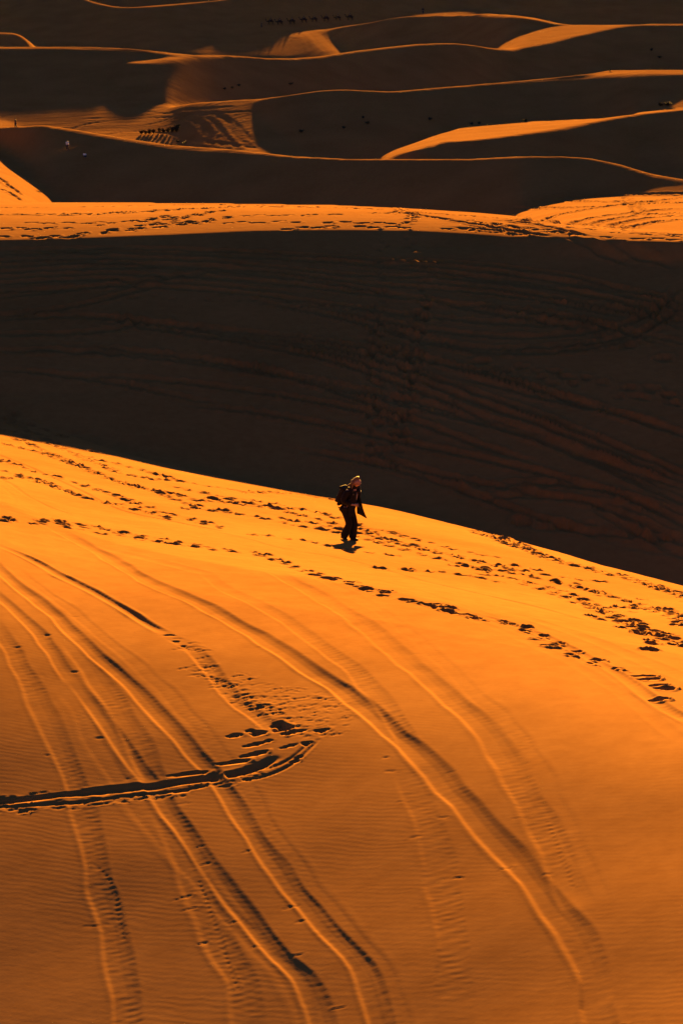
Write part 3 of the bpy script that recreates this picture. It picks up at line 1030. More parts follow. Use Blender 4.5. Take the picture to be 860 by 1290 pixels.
for k, pts in enumerate([[(712, 298), (740, 310), (770, 321), (800, 334)], [(755, 302), (790, 314), (830, 328), (860, 338)],
                         [(495, 266), (540, 273), (600, 283), (650, 292), (700, 299)], [(620, 276), (680, 284), (720, 293), (745, 300)], [(560, 285), (640, 292), (700, 297)],
                         [(0, 271), (120, 270), (240, 263), (350, 261), (500, 264)]]):
    stamp_line(mid, pts, .34 if k < 2 else .26, .14 if k < 2 else .09, .6, 0, seed=900 + k, stepm=.8, fade=(2, 2), rough=.5)
G = dict(ln=.42, wd=.24, depth=.13, skip=.15)
for k, pts in enumerate([[(-20, 262), (150, 260), (260, 258), (400, 261), (520, 266)], [(-20, 270), (100, 270), (200, 266), (300, 260)], [(-20, 281), (100, 281), (200, 277), (280, 265)],
                         [(0, 287), (60, 288), (150, 281), (215, 272)], [(0, 297), (60, 299), (120, 293), (190, 283), (260, 268)], [(80, 299), (160, 290), (215, 284), (300, 272)],
                         [(200, 282), (330, 280), (430, 280), (520, 282)], [(260, 272), (380, 271), (500, 268)], [(350, 288), (430, 286), (520, 287)],
                         [(500, 266), (560, 270), (640, 276), (700, 284), (780, 293), (860, 298)], [(520, 272), (600, 279), (660, 287), (730, 296)],
                         [(640, 274), (700, 281), (760, 288), (860, 296)], [(600, 282), (680, 291), (760, 298), (860, 302)], [(520, 285), (600, 290), (680, 296)],
                         [(503, 262), (503, 275), (498, 290), (488, 300)], [(520, 265), (516, 280), (512, 292)]]):
    pts = [p for p in pts if p[1] < Y_BRINK(p[0]) - 2]
    trail(mid, pts, seed=700 + k, stride=.85, gait=.2, **G)
for k, pts in enumerate([[(485, 298), (482, 330), (477, 380), (472, 450), (470, 530), (474, 600)], [(514, 296), (524, 330), (535, 370), (516, 430), (506, 510), (492, 590), (490, 635)],
                         [(540, 340), (525, 430), (512, 500), (500, 560)], [(150, 372), (260, 376), (350, 380), (430, 388)], [(430, 440), (560, 452), (700, 470), (860, 500)],
                         [(520, 655), (640, 655), (760, 664), (860, 680)], [(680, 400), (780, 430), (870, 470)], [(600, 462), (720, 486), (860, 512)]]):
    pts = [p for p in pts if p[1] < Y_FORE(p[0]) - 6]
    for sh in (mid, fore):
        trail(sh, pts, seed=760 + k, stride=.8, gait=.18, ln=.30, wd=.20, depth=.11, skip=.2)

# ---- wheel tracks on the far flats (those close enough to read)
FT = [[(640, 262), (720, 262), (800, 258), (880, 254)], [(660, 280), (740, 264), (800, 256), (880, 247)], [(700, 282), (780, 270), (860, 262)], [(730, 284), (800, 272), (870, 268)], [(760, 286), (820, 274), (880, 272)],
      [(780, 288), (840, 278), (880, 276)], [(660, 252), (740, 254), (820, 255), (880, 257)], [(690, 250), (740, 246), (880, 244)], [(785, 248), (800, 262), (806, 272)], [(-60, 230), (0, 238), (14, 243), (26, 253)],
      [(-60, 218), (0, 228), (10, 233), (28, 246)], [(-60, 212), (0, 224), (6, 231)]]
for k, pts in enumerate(FT):
    stamp_line(far, pts, .42, .16, .5, 0, seed=1000 + k, stepm=1.2, fade=(2, 2), rough=.5)
    stamp_line(mid, pts, .42, .16, .5, 0, seed=1000 + k, stepm=1.2, fade=(2, 2), rough=.5)
FT2 = [[(-60, 128), (60, 126), (130, 122), (165, 108)], [(-60, 140), (30, 138), (80, 136), (110, 128)], [(0, 150), (25, 140), (32, 130)], [(60, 165), (140, 152), (215, 146), (330, 140)],
       [(100, 150), (160, 148), (215, 140), (300, 134)], [(215, 150), (235, 145), (255, 160), (265, 180)], [(228, 148), (250, 150), (266, 166), (285, 184)], [(245, 140), (268, 150), (280, 168), (300, 186)],
       [(258, 138), (282, 150), (300, 172), (318, 188)], [(270, 140), (296, 156), (316, 178)], [(240, 132), (215, 150), (170, 160)], [(130, 128), (150, 138), (215, 142), (260, 150)], [(20, 122), (100, 126), (180, 136)],
       [(0, 145), (70, 142), (150, 140), (215, 135)], [(120, 168), (190, 165), (260, 178), (330, 188)],
       [(370, 40), (382, 46), (388, 56), (392, 64)], [(380, 38), (393, 45), (402, 56), (410, 64)], [(392, 37), (405, 44), (414, 54), (424, 64)], [(300, 48), (350, 46), (380, 50)], [(220, 60), (262, 52), (320, 46)], [(250, 66), (256, 56), (270, 52)],
       [(630, 58), (680, 48), (740, 36)], [(650, 56), (700, 46), (760, 34)], [(640, 52), (690, 40), (740, 33)], [(540, 190), (548, 182), (546, 174), (552, 168)], [(500, 194), (540, 184), (570, 178)]]
for k, pts in enumerate(FT2):
    stamp_line(far, pts, .7, .045, .5, 0, seed=1100 + k, stepm=3.0, fade=(3, 3), rough=.5)

# the seam rows must agree after pressing the tracks in
for a_, b_ in ((fore, mid), (mid, far)):
    za = .5 * (a_.Z[-1] + b_.Z[0])
    a_.Z[-1] = za
    b_.Z[0] = za


def sheet_object(name, sh, mat, cap=False):
    nr = len(sh.R)
    co = np.empty((nr, NC, 3), np.float32)
    co[..., 0], co[..., 1], co[..., 2] = sh.X, sh.Y, sh.Z + CAM_H
    verts = co.reshape(-1, 3)
    i = np.arange(nr - 1)[:, None] * NC
    j = np.arange(NC - 1)[None, :]
    q = np.stack([i + j, i + j + 1, i + NC + j + 1, i + NC + j], -1).reshape(-1, 4)
    # close the ring behind the camera
    i = np.arange(nr - 1) * NC
    q2 = np.stack([i + NC - 1, i, i + NC, i + 2 * NC - 1], -1)
    q = np.concatenate([q, q2])[:, ::-1]
    nt_ = 0
    me = bpy.data.meshes.new(name)
    extra = 1 if cap else 0
    tri = np.empty((0, 3), int)
    if cap:
        ctr = np.array([[0, 0, float(verts[:NC, 2].mean())]], np.float32)
        verts = np.concatenate([verts, ctr])
        k = np.arange(NC)
        tri = np.stack([np.full(NC, len(verts) - 1), (k + 1) % NC, k], -1)
        nt_ = NC
    me.vertices.add(len(verts))
    me.vertices.foreach_set("co", verts.ravel())
    nq = len(q)
    me.loops.add(nq * 4 + nt_ * 3)
    me.loops.foreach_set("vertex_index", np.concatenate([q.ravel(), tri.ravel()]).astype(np.int32))
    me.polygons.add(nq + nt_)
    st = np.concatenate([np.arange(nq) * 4, nq * 4 + np.arange(nt_) * 3]).astype(np.int32)
    me.polygons.foreach_set("loop_start", st)
    me.polygons.foreach_set("use_smooth", np.ones(nq + nt_, bool))
    me.update(calc_edges=True)
    me.materials.append(mat)
    o = bpy.data.objects.new(name, me)
    C.objects.link(o)
    o["kind"] = "structure"
    return o


sheet_object("foreground_dune", fore, M_SAND_NEAR, cap=True)
sheet_object("shaded_dune", mid, M_SAND_MID)
sheet_object("distant_dunes", far, M_SAND_FAR)
#OBJECTS
# ------------------------------------------------------------------ things
M_BLACK = plain("black_wool_cloth", (0.0032, 0.0032, 0.004), .95, .35, 30, .3)
M_TROUSER = plain("black_trouser_cloth", (0.0028, 0.0028, 0.0036), .95, .35, 40, .3)
M_PACK = plain("black_nylon", (0.0045, 0.0045, 0.0055), .95, .3, 40, .2)
M_SKIN = plain("skin", (0.26, 0.14, 0.095), .55, .08, 20)
M_HAIR = plain("light_brown_hair", (0.085, 0.045, 0.02), .6, .4, 60, .6)
M_SHIRT = plain("pale_shirt", (0.30, 0.25, 0.24), .9, .1, 25)
M_SHOE = plain("dark_shoe_leather", (0.012, 0.010, 0.009), .6, .2, 30)
M_EYE = plain("eye", (0.02, 0.015, 0.012), .2, .1, 5)
M_LIP = plain("lip", (0.33, 0.12, 0.10), .5, .05, 10)
M_CAMEL = plain("camel_coat", (0.022, 0.012, 0.008), .95, .35, 3, .4)
M_BLANKET = plain("saddle_blanket", (0.016, 0.007, 0.006), .95, .4, 6)
M_DARKCOAT = plain("dark_coat", (0.010, 0.010, 0.012), .9, .3, 20)
M_WHITE = plain("white_shirt", (0.62, 0.60, 0.58), .9, .06, 20)
M_BLUE = plain("dark_blue_trouser", (0.02, 0.023, 0.035), .9, .2, 20)
M_DARKHAIR = plain("dark_hair", (0.02, 0.014, 0.01), .6, .3, 40)
M_LEAF = plain("dry_shrub_leaf", (0.016, 0.019, 0.011), .9, .4, 4)
M_TWIG = plain("shrub_twig", (0.06, 0.042, 0.028), .9, .3, 8)
M_METAL = plain("dark_buckle", (0.05, 0.05, 0.05), .4, .2, 20)


def tag(o, label, cat, group=None):
    o["label"] = label
    o["category"] = cat
    if group:
        o["group"] = group
    return o


def empty(name, loc, rz=0.0, sc=1.0):
    o = bpy.data.objects.new(name, None)
    o.empty_display_size = .2
    C.objects.link(o)
    o.location = loc
    o.rotation_euler = (0, 0, rz)
    o.scale = (sc, sc, sc)
    return o


def link_mesh(name, me, mat, parent=None, smooth_=True):
    if smooth_:
        for p in me.polygons:
            p.use_smooth = True
    me.materials.clear()
    me.materials.append(mat)
    o = bpy.data.objects.new(name, me)
    C.objects.link(o)
    o.parent = parent
    return o


def skin(name, V, E, mat, parent, sub=1):
    """one continuous surface grown round joints; V = [(x, y, z, rx, ry)]"""
    me = bpy.data.meshes.new(name)
    me.from_pydata([v[:3] for v in V], E, [])
    o = bpy.data.objects.new(name, me)
    C.objects.link(o)
    md = o.modifiers.new("skin", 'SKIN')
    md.use_smooth_shade = True
    for i, v in enumerate(V):
        sv = me.skin_vertices[0].data[i]
        sv.radius = (v[3], v[4] if len(v) > 4 else v[3])
        sv.use_root = (i == 0)
    if sub:
        s2 = o.modifiers.new("sub", 'SUBSURF')
        s2.levels = s2.render_levels = sub
    dg_ = bpy.context.evaluated_depsgraph_get()
    dg_.update()
    me2 = bpy.data.meshes.new_from_object(o.evaluated_get(dg_))
    me2.name = name
    o.modifiers.clear()
    o.data = me2
    bpy.data.meshes.remove(me)
    for p in me2.polygons:
        p.use_smooth = True
    me2.materials.clear()
    me2.materials.append(mat)
    o.parent = parent
    return o


def loft(name, rings, mat, parent, closed=True, caps=True):
    me = bpy.data.meshes.new(name)
    V = [p for r in rings for p in r]
    n = len(rings[0])
    Fs = []
    for k in range(len(rings) - 1):
        for j in range(n if closed else n - 1):
            a, b = k * n + j, k * n + (j + 1) % n
            Fs.append((a, b, b + n, a + n))
    if caps and closed:
        Fs.append(tuple(range(n))[::-1])
        Fs.append(tuple(len(V) - n + j for j in range(n)))
    me.from_pydata(V, [], Fs)
    me.update()
    return link_mesh(name, me, mat, parent)


def panel(name, grid, th, mat, parent):
    """a sheet of cloth with thickness; grid = rows of points"""
    me = bpy.data.meshes.new(name)
    nr, nc = len(grid), len(grid[0])
    P = [[Vector(p) for p in r] for r in grid]
    top, bot = [], []
    for i in range(nr):
        for j in range(nc):
            du = P[i][min(j + 1, nc - 1)] - P[i][max(j - 1, 0)]
            dv = P[min(i + 1, nr - 1)][j] - P[max(i - 1, 0)][j]
            n = du.cross(dv).normalized() * th / 2
            top.append(P[i][j] + n)
            bot.append(P[i][j] - n)
    Fs = []
    N = nr * nc
    for i in range(nr - 1):
        for j in range(nc - 1):
            a = i * nc + j
            Fs.append((a, a + 1, a + nc + 1, a + nc))
            Fs.append((N + a, N + a + nc, N + a + nc + 1, N + a + 1))
    rim = [j for j in range(nc)] + [i * nc + nc - 1 for i in range(1, nr)] + [(nr - 1) * nc + j for j in range(nc - 2, -1, -1)] + [i * nc for i in range(nr - 2, 0, -1)]
    for k in range(len(rim)):
        a, b = rim[k], rim[(k + 1) % len(rim)]
        Fs.append((b, a, N + a, N + b))
    me.from_pydata(top + bot, [], Fs)
    me.update()
    return link_mesh(name, me, mat, parent)


def blob(name, c, r, mat, parent, seg=10):
    bm = bmesh.new()
    bmesh.ops.create_uvsphere(bm, u_segments=seg, v_segments=seg // 2 + 2, radius=1)
    for v in bm.verts:
        v.co = Vector((c[0] + v.co.x * r[0], c[1] + v.co.y * r[1], c[2] + v.co.z * r[2]))
    me = bpy.data.meshes.new(name)
    bm.to_mesh(me)
    bm.free()
    return link_mesh(name, me, mat, parent)


def rbox(name, c, size, bev, mat, parent, rot=(0, 0, 0), taper=0.0):
    bm = bmesh.new()
    bmesh.ops.create_cube(bm, size=1)
    for v in bm.verts:
        k = 1 - taper * (v.co.z + .5)
        v.co = Vector((v.co.x * size[0] * k, v.co.y * size[1] * k, v.co.z * size[2]))
    bmesh.ops.bevel(bm, geom=bm.edges[:], offset=bev, segments=3, profile=.6, affect='EDGES')
    R = Matrix.Rotation(rot[2], 3, 'Z') @ Matrix.Rotation(rot[1], 3, 'Y') @ Matrix.Rotation(rot[0], 3, 'X')
    for v in bm.verts:
        v.co = R @ v.co + Vector(c)
    me = bpy.data.meshes.new(name)
    bm.to_mesh(me)
    bm.free()
    return link_mesh(name, me, mat, parent)


def at(px, py):
    x, y = px_to_xy(px, py)
    return x, y, ground_z(x, y) + CAM_H


# ---- the walker on the near dune (faces right and a little towards the camera)
wx, wy, wz = at(439, 680)
PSC = math.hypot(wx, wy, wz - CAM_H) / FPX * 86.0 / 1.605
WR = math.radians(-33)
walker = empty("person", (wx, wy, wz), WR, PSC)
tag(walker, "walker in black coat and flared trousers leaning forward on the sunlit dune crest", "person")

V, E = [], []


def chain(pts, start=None):
    prev = start
    idx = []
    for p in pts:
        V.append(p)
        k = len(V) - 1
        if prev is not None:
            E.append((prev, k))
        prev = k
        idx.append(k)
    return idx


def fresh():
    V.clear()
    E.clear()


# joints of the pose
PEL = (-.03, 0, .84)
CH = (.055, 0, 1.12)
NECK = (.105, 0, 1.335)
HEAD = (.175, -.015, 1.46)
kneeF, ankF = (.115, .075, .45), (.035, .08, .085)      # leading leg
kneeB, ankB = (.075, -.085, .45), (-.115, -.09, .135)  # trailing leg, heel lifted
shR, elR, wrR = (.045, -.185, 1.27), (-.03, -.265, 1.03), (.185, -.13, .935)
shL, elL, wrL = (.075, .185, 1.27), (.02, .27, 1.02), (.20, .06, .915)

fresh()
root = chain([(*PEL, .13, .11)])[0]
sp = chain([(.0, 0, .98, .115, .10), (*CH, .15, .105), (.085, 0, 1.25, .13, .085), (*NECK, .055, .055), (.135, -.005, 1.385, .052, .052), (.155, -.01, 1.43, .078, .085), (.165, -.012, 1.485, .083, .098), (.16, -.012, 1.535, .07, .083), (.155, -.012, 1.565, .035, .045)], root)
chain([(.225, -.025, 1.425, .045, .04), (.25, -.03, 1.415, .026, .026)], sp[5])          # jaw and chin
chain([(.252, -.03, 1.462, .022, .018), (.278, -.035, 1.452, .012, .012)], sp[6])        # nose
chain([(.16, .083, 1.465, .018, .012), (.15, .098, 1.47, .012, .02)], sp[6])             # ears
chain([(.155, -.105, 1.465, .018, .012), (.145, -.12, 1.47, .012, .02)], sp[6])
for sd_, hip, kn, an, toe in ((1, (-.02, .085, .80), kneeF, ankF, (.20, .09, .03)), (-1, (-.035, -.085, .80), kneeB, ankB, (.01, -.095, .03))):
    chain([(*hip, .09), (*[(a + b) / 2 for a, b in zip(hip, kn)], .075), (*kn, .055), (*[(a * .6 + b * .4) for a, b in zip(kn, an)], .052), (*an, .035), (*[(a + b) / 2 for a, b in zip(an, toe)], .04), (*toe, .026)], root)


def hand(wr, dirv, palm_n, thumb_side, start):
    """palm, four unequal curled fingers and a thumb"""
    d = Vector(dirv).normalized()
    n = Vector(palm_n).normalized()
    sdv = d.cross(n).normalized() * thumb_side
    w = Vector(wr)
    c = w + d * .05
    k = chain([(*c, .032, .018)], start)[0]
    for q, (o_, ln) in enumerate(((.030, .072), (.010, .080), (-.010, .075), (-.029, .058))):
        b = w + d * .088 + sdv * o_
        m1 = b + d * ln * .45 + n * .012
        m2 = m1 + d * ln * .25 + n * ln * .34
        chain([(*b, .0105, .0105), (*m1, .009, .009), (*m2, .0075, .0075)], k)
    t0 = w + d * .032 + sdv * .034 + n * .006
    t1 = t0 + d * .034 + sdv * .018 + n * .016
    t2 = t1 + d * .026 + n * .012
    chain([(*t0, .013, .013), (*t1, .0105, .0105), (*t2, .008, .008)], k)


for sh_, el, wr, sgn in ((shR, elR, wrR, -1), (shL, elL, wrL, 1)):
    ids = chain([(*sh_, .06), (*[(a + b) / 2 for a, b in zip(sh_, el)], .05), (*el, .042), (*[(a + b) / 2 for a, b in zip(el, wr)], .038), (*wr, .028)], sp[2])
    hand(wr, (.55, -.55 * sgn, .15) if sgn < 0 else (.35, -.75, .10), (-.4, -.1, -.75), 1 if sgn > 0 else -1, ids[-1])
skin("body", list(V), list(E), M_SKIN, walker, 1)
for sy in (.022, -.070):
    blob("eye", (.238, sy, 1.483), (.009, .011, .009), M_EYE, walker, 8)
blob("mouth", (.258, -.028, 1.428), (.008, .024, .007), M_LIP, walker, 8)

# hair: cap over the crown, falling behind the ears to the shoulders, one lock blown back
fresh()
h0 = chain([(.135, -.012, 1.505, .088, .105)])[0]
chain([(.185, -.014, 1.56, .060, .088), (.225, -.018, 1.545, .030, .065)], h0)
nb = chain([(.085, -.010, 1.46, .070, .095), (.055, -.005, 1.39, .055, .085), (.02, 0, 1.32, .035, .06), (-.01, 0, 1.27, .018, .03)], h0)
chain([(.135, .095, 1.45, .03, .02), (.12, .10, 1.38, .025, .018), (.10, .10, 1.31, .014, .012)], h0)
chain([(.13, -.115, 1.45, .03, .02), (.115, -.12, 1.38, .025, .018), (.10, -.12, 1.31, .014, .012)], h0)
hair = skin("hair", list(V), list(E), M_HAIR, walker, 2)
fresh()
chain([(.06, -.05, 1.43, .03, .025), (.0, -.06, 1.405, .02, .02), (-.05, -.06, 1.37, .010, .010), (-.075, -.06, 1.34, .004, .004)])
skin("hair_lock", list(V), list(E), M_HAIR, hair, 1)

# pale shirt in the open coat front
fresh()
chain([(.03, 0, .83, .125, .135), (.05, 0, .95, .125, .13), (.085, 0, 1.10, .135, .13), (.105, 0, 1.24, .115, .11)])
skin("shirt", list(V), list(E), M_SHIRT, walker, 1)

# flared trousers
fresh()
r0 = chain([(-.035, 0, .87, .155, .125)])[0]
for hip, kn, an in (((-.02, .09, .77), kneeF, (.05, .08, .045)), ((-.035, -.09, .77), kneeB, (-.085, -.09, .105))):
    mid_ = [(a + b) / 2 for a, b in zip(kn, an)]
    chain([(*hip, .115, .115), (*[(a + b) / 2 for a, b in zip(hip, kn)], .10, .095), (*kn, .085, .085), (*mid_, .098, .095), (*[(a * .25 + b * .75) for a, b in zip(kn, an)], .100, .092), (*an, .108, .098)], r0)
skin("trousers", list(V), list(E), M_TROUSER, walker, 2)
for an, toe, hz in ((ankF, (.21, .09, .035), .035), (ankB, (.05, -.095, .03), .05)):
    fresh()
    heel = (an[0] - .05, an[1], an[2] - (.045 if an is ankF else .01))
    chain([(*heel, .045, .045), (an[0] + .04, an[1], an[2] - .03, .05, .045), (*[(a + b) / 2 for a, b in zip(an, toe)], .045, .042), (*toe, .032, .028)])
    skin("shoe", list(V), list(E), M_SHOE, walker, 1)

# open black coat: body, sleeves, collar, wind-blown front panels
fresh()
c0 = chain([(-.045, 0, .93, .150, .120)])[0]
chain([(-.06, -.0, .80, .165, .13), (-.075, 0, .71, .17, .125)], c0)
ct = chain([(-.005, 0, 1.06, .155, .12), (.035, 0, 1.19, .170, .11), (.07, 0, 1.295, .12, .085)], c0)
for sh_, el, wr in ((shR, elR, wrR), (shL, elL, wrL)):
    e = [a + (b - a) * .93 for a, b in zip(el, wr)]
    chain([(*sh_, .088), (*[(a + b) / 2 for a, b in zip(sh_, el)], .082), (*el, .078), (*[(a + b) / 2 for a, b in zip(el, e)], .07), (*e, .062)], ct[1])
coat = skin("coat", list(V), list(E), M_BLACK, walker, 2)
ring = lambda z, rx, ry, cx, n=14: [(cx + rx * math.cos(2 * PI * k / n), ry * math.sin(2 * PI * k / n), z + .025 * math.cos(2 * PI * k / n)) for k in range(n)]
loft("collar", [ring(1.29, .115, .115, .075), ring(1.34, .098, .10, .085), ring(1.39, .092, .095, .085), ring(1.385, .076, .078, .09), ring(1.31, .078, .08, .085)], M_BLACK, walker, caps=False)


def front(sy, blow):
    g_ = []
    for k in range(9):
        t = k / 8
        z = 1.27 - .62 * t
        row = []
        for j in range(6):
            u = j / 5
            x = .13 + .075 * math.sin(PI * u * .5) + blow * t**1.3 * u - .02 * t
            y = sy * (.185 - .150 * u + .05 * t * u) + .012 * math.sin(7 * t + 5 * u)
            row.append((x, y, z - (.05 * u * t if blow > .1 else 0)))
        g_.append(row)
    return g_


panel("coat_front", front(1, .27), .012, M_BLACK, walker)
panel("coat_front", front(-1, .05), .012, M_BLACK, walker)

# ---- her backpack: a thing of its own, carried
bp = empty("backpack", (wx, wy, wz), WR, PSC)
tag(bp, "small black backpack worn high on the back of the walker in the coat", "backpack")
tilt = .30
rbox("body", (-.205, 0, 1.10), (.165, .27, .36), .05, M_PACK, bp, (0, tilt, 0), .12)
rbox("front_pocket", (-.30, 0, 1.02), (.06, .21, .17), .03, M_PACK, bp, (0, tilt, 0))
rbox("lid", (-.165, 0, 1.285), (.17, .27, .06), .028, M_PACK, bp, (0, tilt + .1, 0))
for sy in (-1, 1):
    fresh()
    chain([(-.11, sy * .10, 1.25, .022, .012), (-.02, sy * .125, 1.345, .024, .013), (.10, sy * .14, 1.325, .024, .013), (.185, sy * .155, 1.22, .024, .012), (.165, sy * .20, 1.08, .018, .010), (.02, sy * .205, .98, .014, .009), (-.12, sy * .15, .95, .014, .009)])
    st = skin("strap", list(V), list(E), M_PACK, bp, 1)
    rbox("buckle", (.19, sy * .16, 1.20), (.012, .03, .03), .004, M_METAL, st)
fresh()
chain([(-.10, -.03, 1.315, .009), (-.085, -.02, 1.35, .009), (-.085, .02, 1.35, .009), (-.10, .03, 1.315, .009)])
skin("carry_handle", list(V), list(E), M_PACK, bp, 1)
rbox("bottom_roll", (-.235, 0, .895), (.085, .24, .085), .045, M_PACK, bp, (0, tilt, 0))


# the forward lean of the whole upper body, pack included
for o in [c for r_ in (walker, bp) for c in r_.children_recursive]:
    for v in o.data.vertices:
        k = max(0.0, v.co.z - .80)
        v.co.x += .085 * k + .03 * k * k
        v.co.z -= .02 * k
for o in (walker, bp):
    o.location.z -= .045


# ---- far people
def small_person(px, py, rz, top, legs, label, pose='stand', sc=1.0, group=None, loc=None, hair=None):
    o = empty("person", loc or at(px, py), rz, sc)
    tag(o, label, "person", group)
    fresh()
    if pose == 'stand':
        r = chain([(0, 0, .92, .13, .11)])[0]
        s_ = chain([(0, 0, 1.15, .15, .11), (.01, 0, 1.36, .16, .10), (.02, 0, 1.48, .06, .06), (.03, 0, 1.60, .085, .09), (.03, 0, 1.70, .07, .075)], r)
        legs_p = [[(.02, .09, .85, .1), (.10, .09, .48, .065), (.06, .09, .09, .05), (.2, .09, .04, .045)], [(-.02, -.09, .85, .1), (-.06, -.09, .48, .065), (-.22, -.09, .13, .05), (-.1, -.09, .05, .045)]]
        arms_p = [[(.0, .2, 1.40, .065), (-.06, .25, 1.13, .05), (.06, .25, .90, .04), (.09, .24, .80, .04)], [(.0, -.2, 1.40, .065), (.04, -.25, 1.13, .05), (.18, -.24, .93, .04), (.22, -.23, .84, .04)]]
        zc, sh0 = 1.12, 1
    elif pose == 'sit':
        r = chain([(0, 0, .16, .15, .13)])[0]
        s_ = chain([(.0, 0, .40, .15, .11), (.03, 0, .62, .16, .10), (.05, 0, .74, .06, .06), (.08, 0, .86, .085, .09), (.08, 0, .95, .07, .075)], r)
        legs_p = [[(.1, .11, .17, .1), (.42, .15, .42, .065), (.62, .13, .08, .05), (.74, .13, .04, .045)], [(.1, -.11, .17, .1), (.40, -.15, .44, .065), (.60, -.13, .08, .05), (.72, -.13, .04, .045)]]
        arms_p = [[(.02, .2, .66, .065), (.15, .26, .46, .05), (.36, .17, .45, .04), (.42, .12, .45, .04)], [(.02, -.2, .66, .065), (.15, -.26, .46, .05), (.36, -.17, .45, .04), (.42, -.1, .46, .04)]]
        zc, sh0 = .38, 1
    else:                                               # riding astride
        r = chain([(0, 0, .1, .15, .14)])[0]
        s_ = chain([(.0, 0, .34, .16, .13), (.02, 0, .56, .17, .12), (.04, 0, .68, .06, .06), (.06, 0, .80, .09, .095), (.06, 0, .90, .075, .08)], r)
        legs_p = [[(.06, .2, .08, .1), (.28, .44, -.10, .07), (.16, .46, -.50, .05), (.28, .47, -.55, .045)], [(.06, -.2, .08, .1), (.28, -.44, -.10, .07), (.16, -.46, -.50, .05), (.28, -.47, -.55, .045)]]
        arms_p = [[(.02, .21, .60, .07), (.12, .30, .38, .05), (.34, .16, .32, .04), (.40, .10, .32, .04)], [(.02, -.21, .60, .07), (.12, -.30, .38, .05), (.34, -.16, .32, .04), (.40, -.08, .32, .04)]]
        zc, sh0 = .32, 1
    for lp in legs_p:
        chain(lp, r)
    for ap in arms_p:
        chain(ap, s_[sh0])
    skin("body", list(V), list(E), M_SKIN, o, 1)
    v_top = [(V[r][0], 0, V[r][2] + .02, .16, .14)] + [(*V[k][:3], V[k][3] + .03, V[k][4] + .03) for k in s_[:2]] + [(*V[s_[2]][:3], .08, .08)]
    fresh()
    ids = chain(v_top)
    for ap in arms_p:
        chain([(*p[:3], p[3] + .022) for p in ap[:3]], ids[2])
    skin("coat", list(V), list(E), top, o, 1)
    fresh()
    r2 = chain([(0, 0, v_top[0][2] - .04, .15, .13)])[0]
    for lp in legs_p:
        chain([(*p[:3], p[3] + .025) for p in lp[:3]], r2)
    skin("trousers", list(V), list(E), legs, o, 1)
    hx = {'stand': (.015, 1.665), 'sit': (.065, .92), 'ride': (.045, .87)}[pose if pose != 'astride' else 'ride']
    blob("hair", (hx[0], 0, hx[1]), (.105, .105, .10), hair or M_DARKHAIR, o, 8)
    return o


def px_scale(px, py):
    x, y, z = at(px, py)
    return math.sqrt(x * x + y * y + (z - CAM_H)**2) / FPX            # metres per reading step


def sized(px, py, tall, real):
    return tall * px_scale(px, py) / real


small_person(20, 157.5, PI, M_DARKCOAT, M_BLUE, "dark figure standing on the ridge line at the far left", sc=sized(20, 157.5, 13, 1.77))
small_person(532.5, 17.8, -PI / 2, M_DARKCOAT, M_BLUE, "tiny dark figure alone on the bright strip of the farthest dune", sc=sized(532.5, 17.8, 8.5, 1.77))
small_person(85.5, 189.5, -1.0, M_WHITE, M_BLUE, "figure in a white shirt walking down the shaded slope on the left", sc=sized(85.5, 189.5, 13, 1.77))
small_person(107, 198.5, -1.2, M_WHITE, M_BLUE, "small pale figure sitting low on the shaded slope below the white shirt walker", pose='sit', sc=sized(107, 198.5, 7, 1.02))

# ---- the camel train
fresh()
b0 = chain([(0, 0, 1.38, .40, .44)])[0]
chest = chain([(.62, 0, 1.36, .36, .40)], b0)[0]
rump = chain([(-.62, 0, 1.40, .34, .38)], b0)[0]
nk = chain([(.98, 0, 1.24, .22, .25), (1.24, 0, 1.22, .16, .19), (1.47, 0, 1.45, .125, .15), (1.55, 0, 1.84, .11, .12), (1.66, 0, 2.05, .12, .13), (1.86, 0, 2.00, .085, .095), (2.0, 0, 1.95, .065, .07)], chest)
chain([(1.58, .09, 2.16, .03, .03)], nk[4])
chain([(1.58, -.09, 2.16, .03, .03)], nk[4])
chain([(.42, 0, 1.80, .19, .17), (.44, 0, 2.06, .08, .08)], b0)
chain([(-.42, 0, 1.83, .19, .17), (-.46, 0, 2.08, .08, .08)], b0)
for sy in (-1, 1):
    f_ = .14 * sy
    chain([(.62, sy * .22, 1.02, .16, .13), (.62 + f_, sy * .20, .56, .085, .085), (.58 + f_ * 2, sy * .20, .10, .06, .06), (.68 + f_ * 2, sy * .20, .045, .085, .07)], chest)
    chain([(-.68, sy * .20, 1.05, .20, .15), (-.52 - f_, sy * .20, .74, .11, .10), (-.80 - f_, sy * .20, .52, .07, .07), (-.72 - f_ * 1.6, sy * .20, .10, .055, .055), (-.62 - f_ * 1.6, sy * .20, .045, .08, .07)], rump)
chain([(-.97, 0, 1.36, .06, .06), (-1.06, 0, 1.05, .035, .035), (-1.05, 0, .82, .05, .05)], rump)
CV, CE = list(V), list(E)
CAM_PX = [(341, 31.6), (352.5, 32), (368, 31), (383, 29.2), (396, 28.6), (411, 27.6), (425.5, 26.8), (441, 26)]
ORD = ["first", "second", "third", "fourth", "fifth", "sixth", "seventh", "last"]
camel0, rider0 = None, None


def dup(o):
    r = o.copy()
    C.objects.link(r)
    for ch in list(o.children):
        c = ch.copy()
        C.objects.link(c)
        c.parent = r
        for g2 in ch.children:
            d = g2.copy()
            C.objects.link(d)
            d.parent = c
    return r


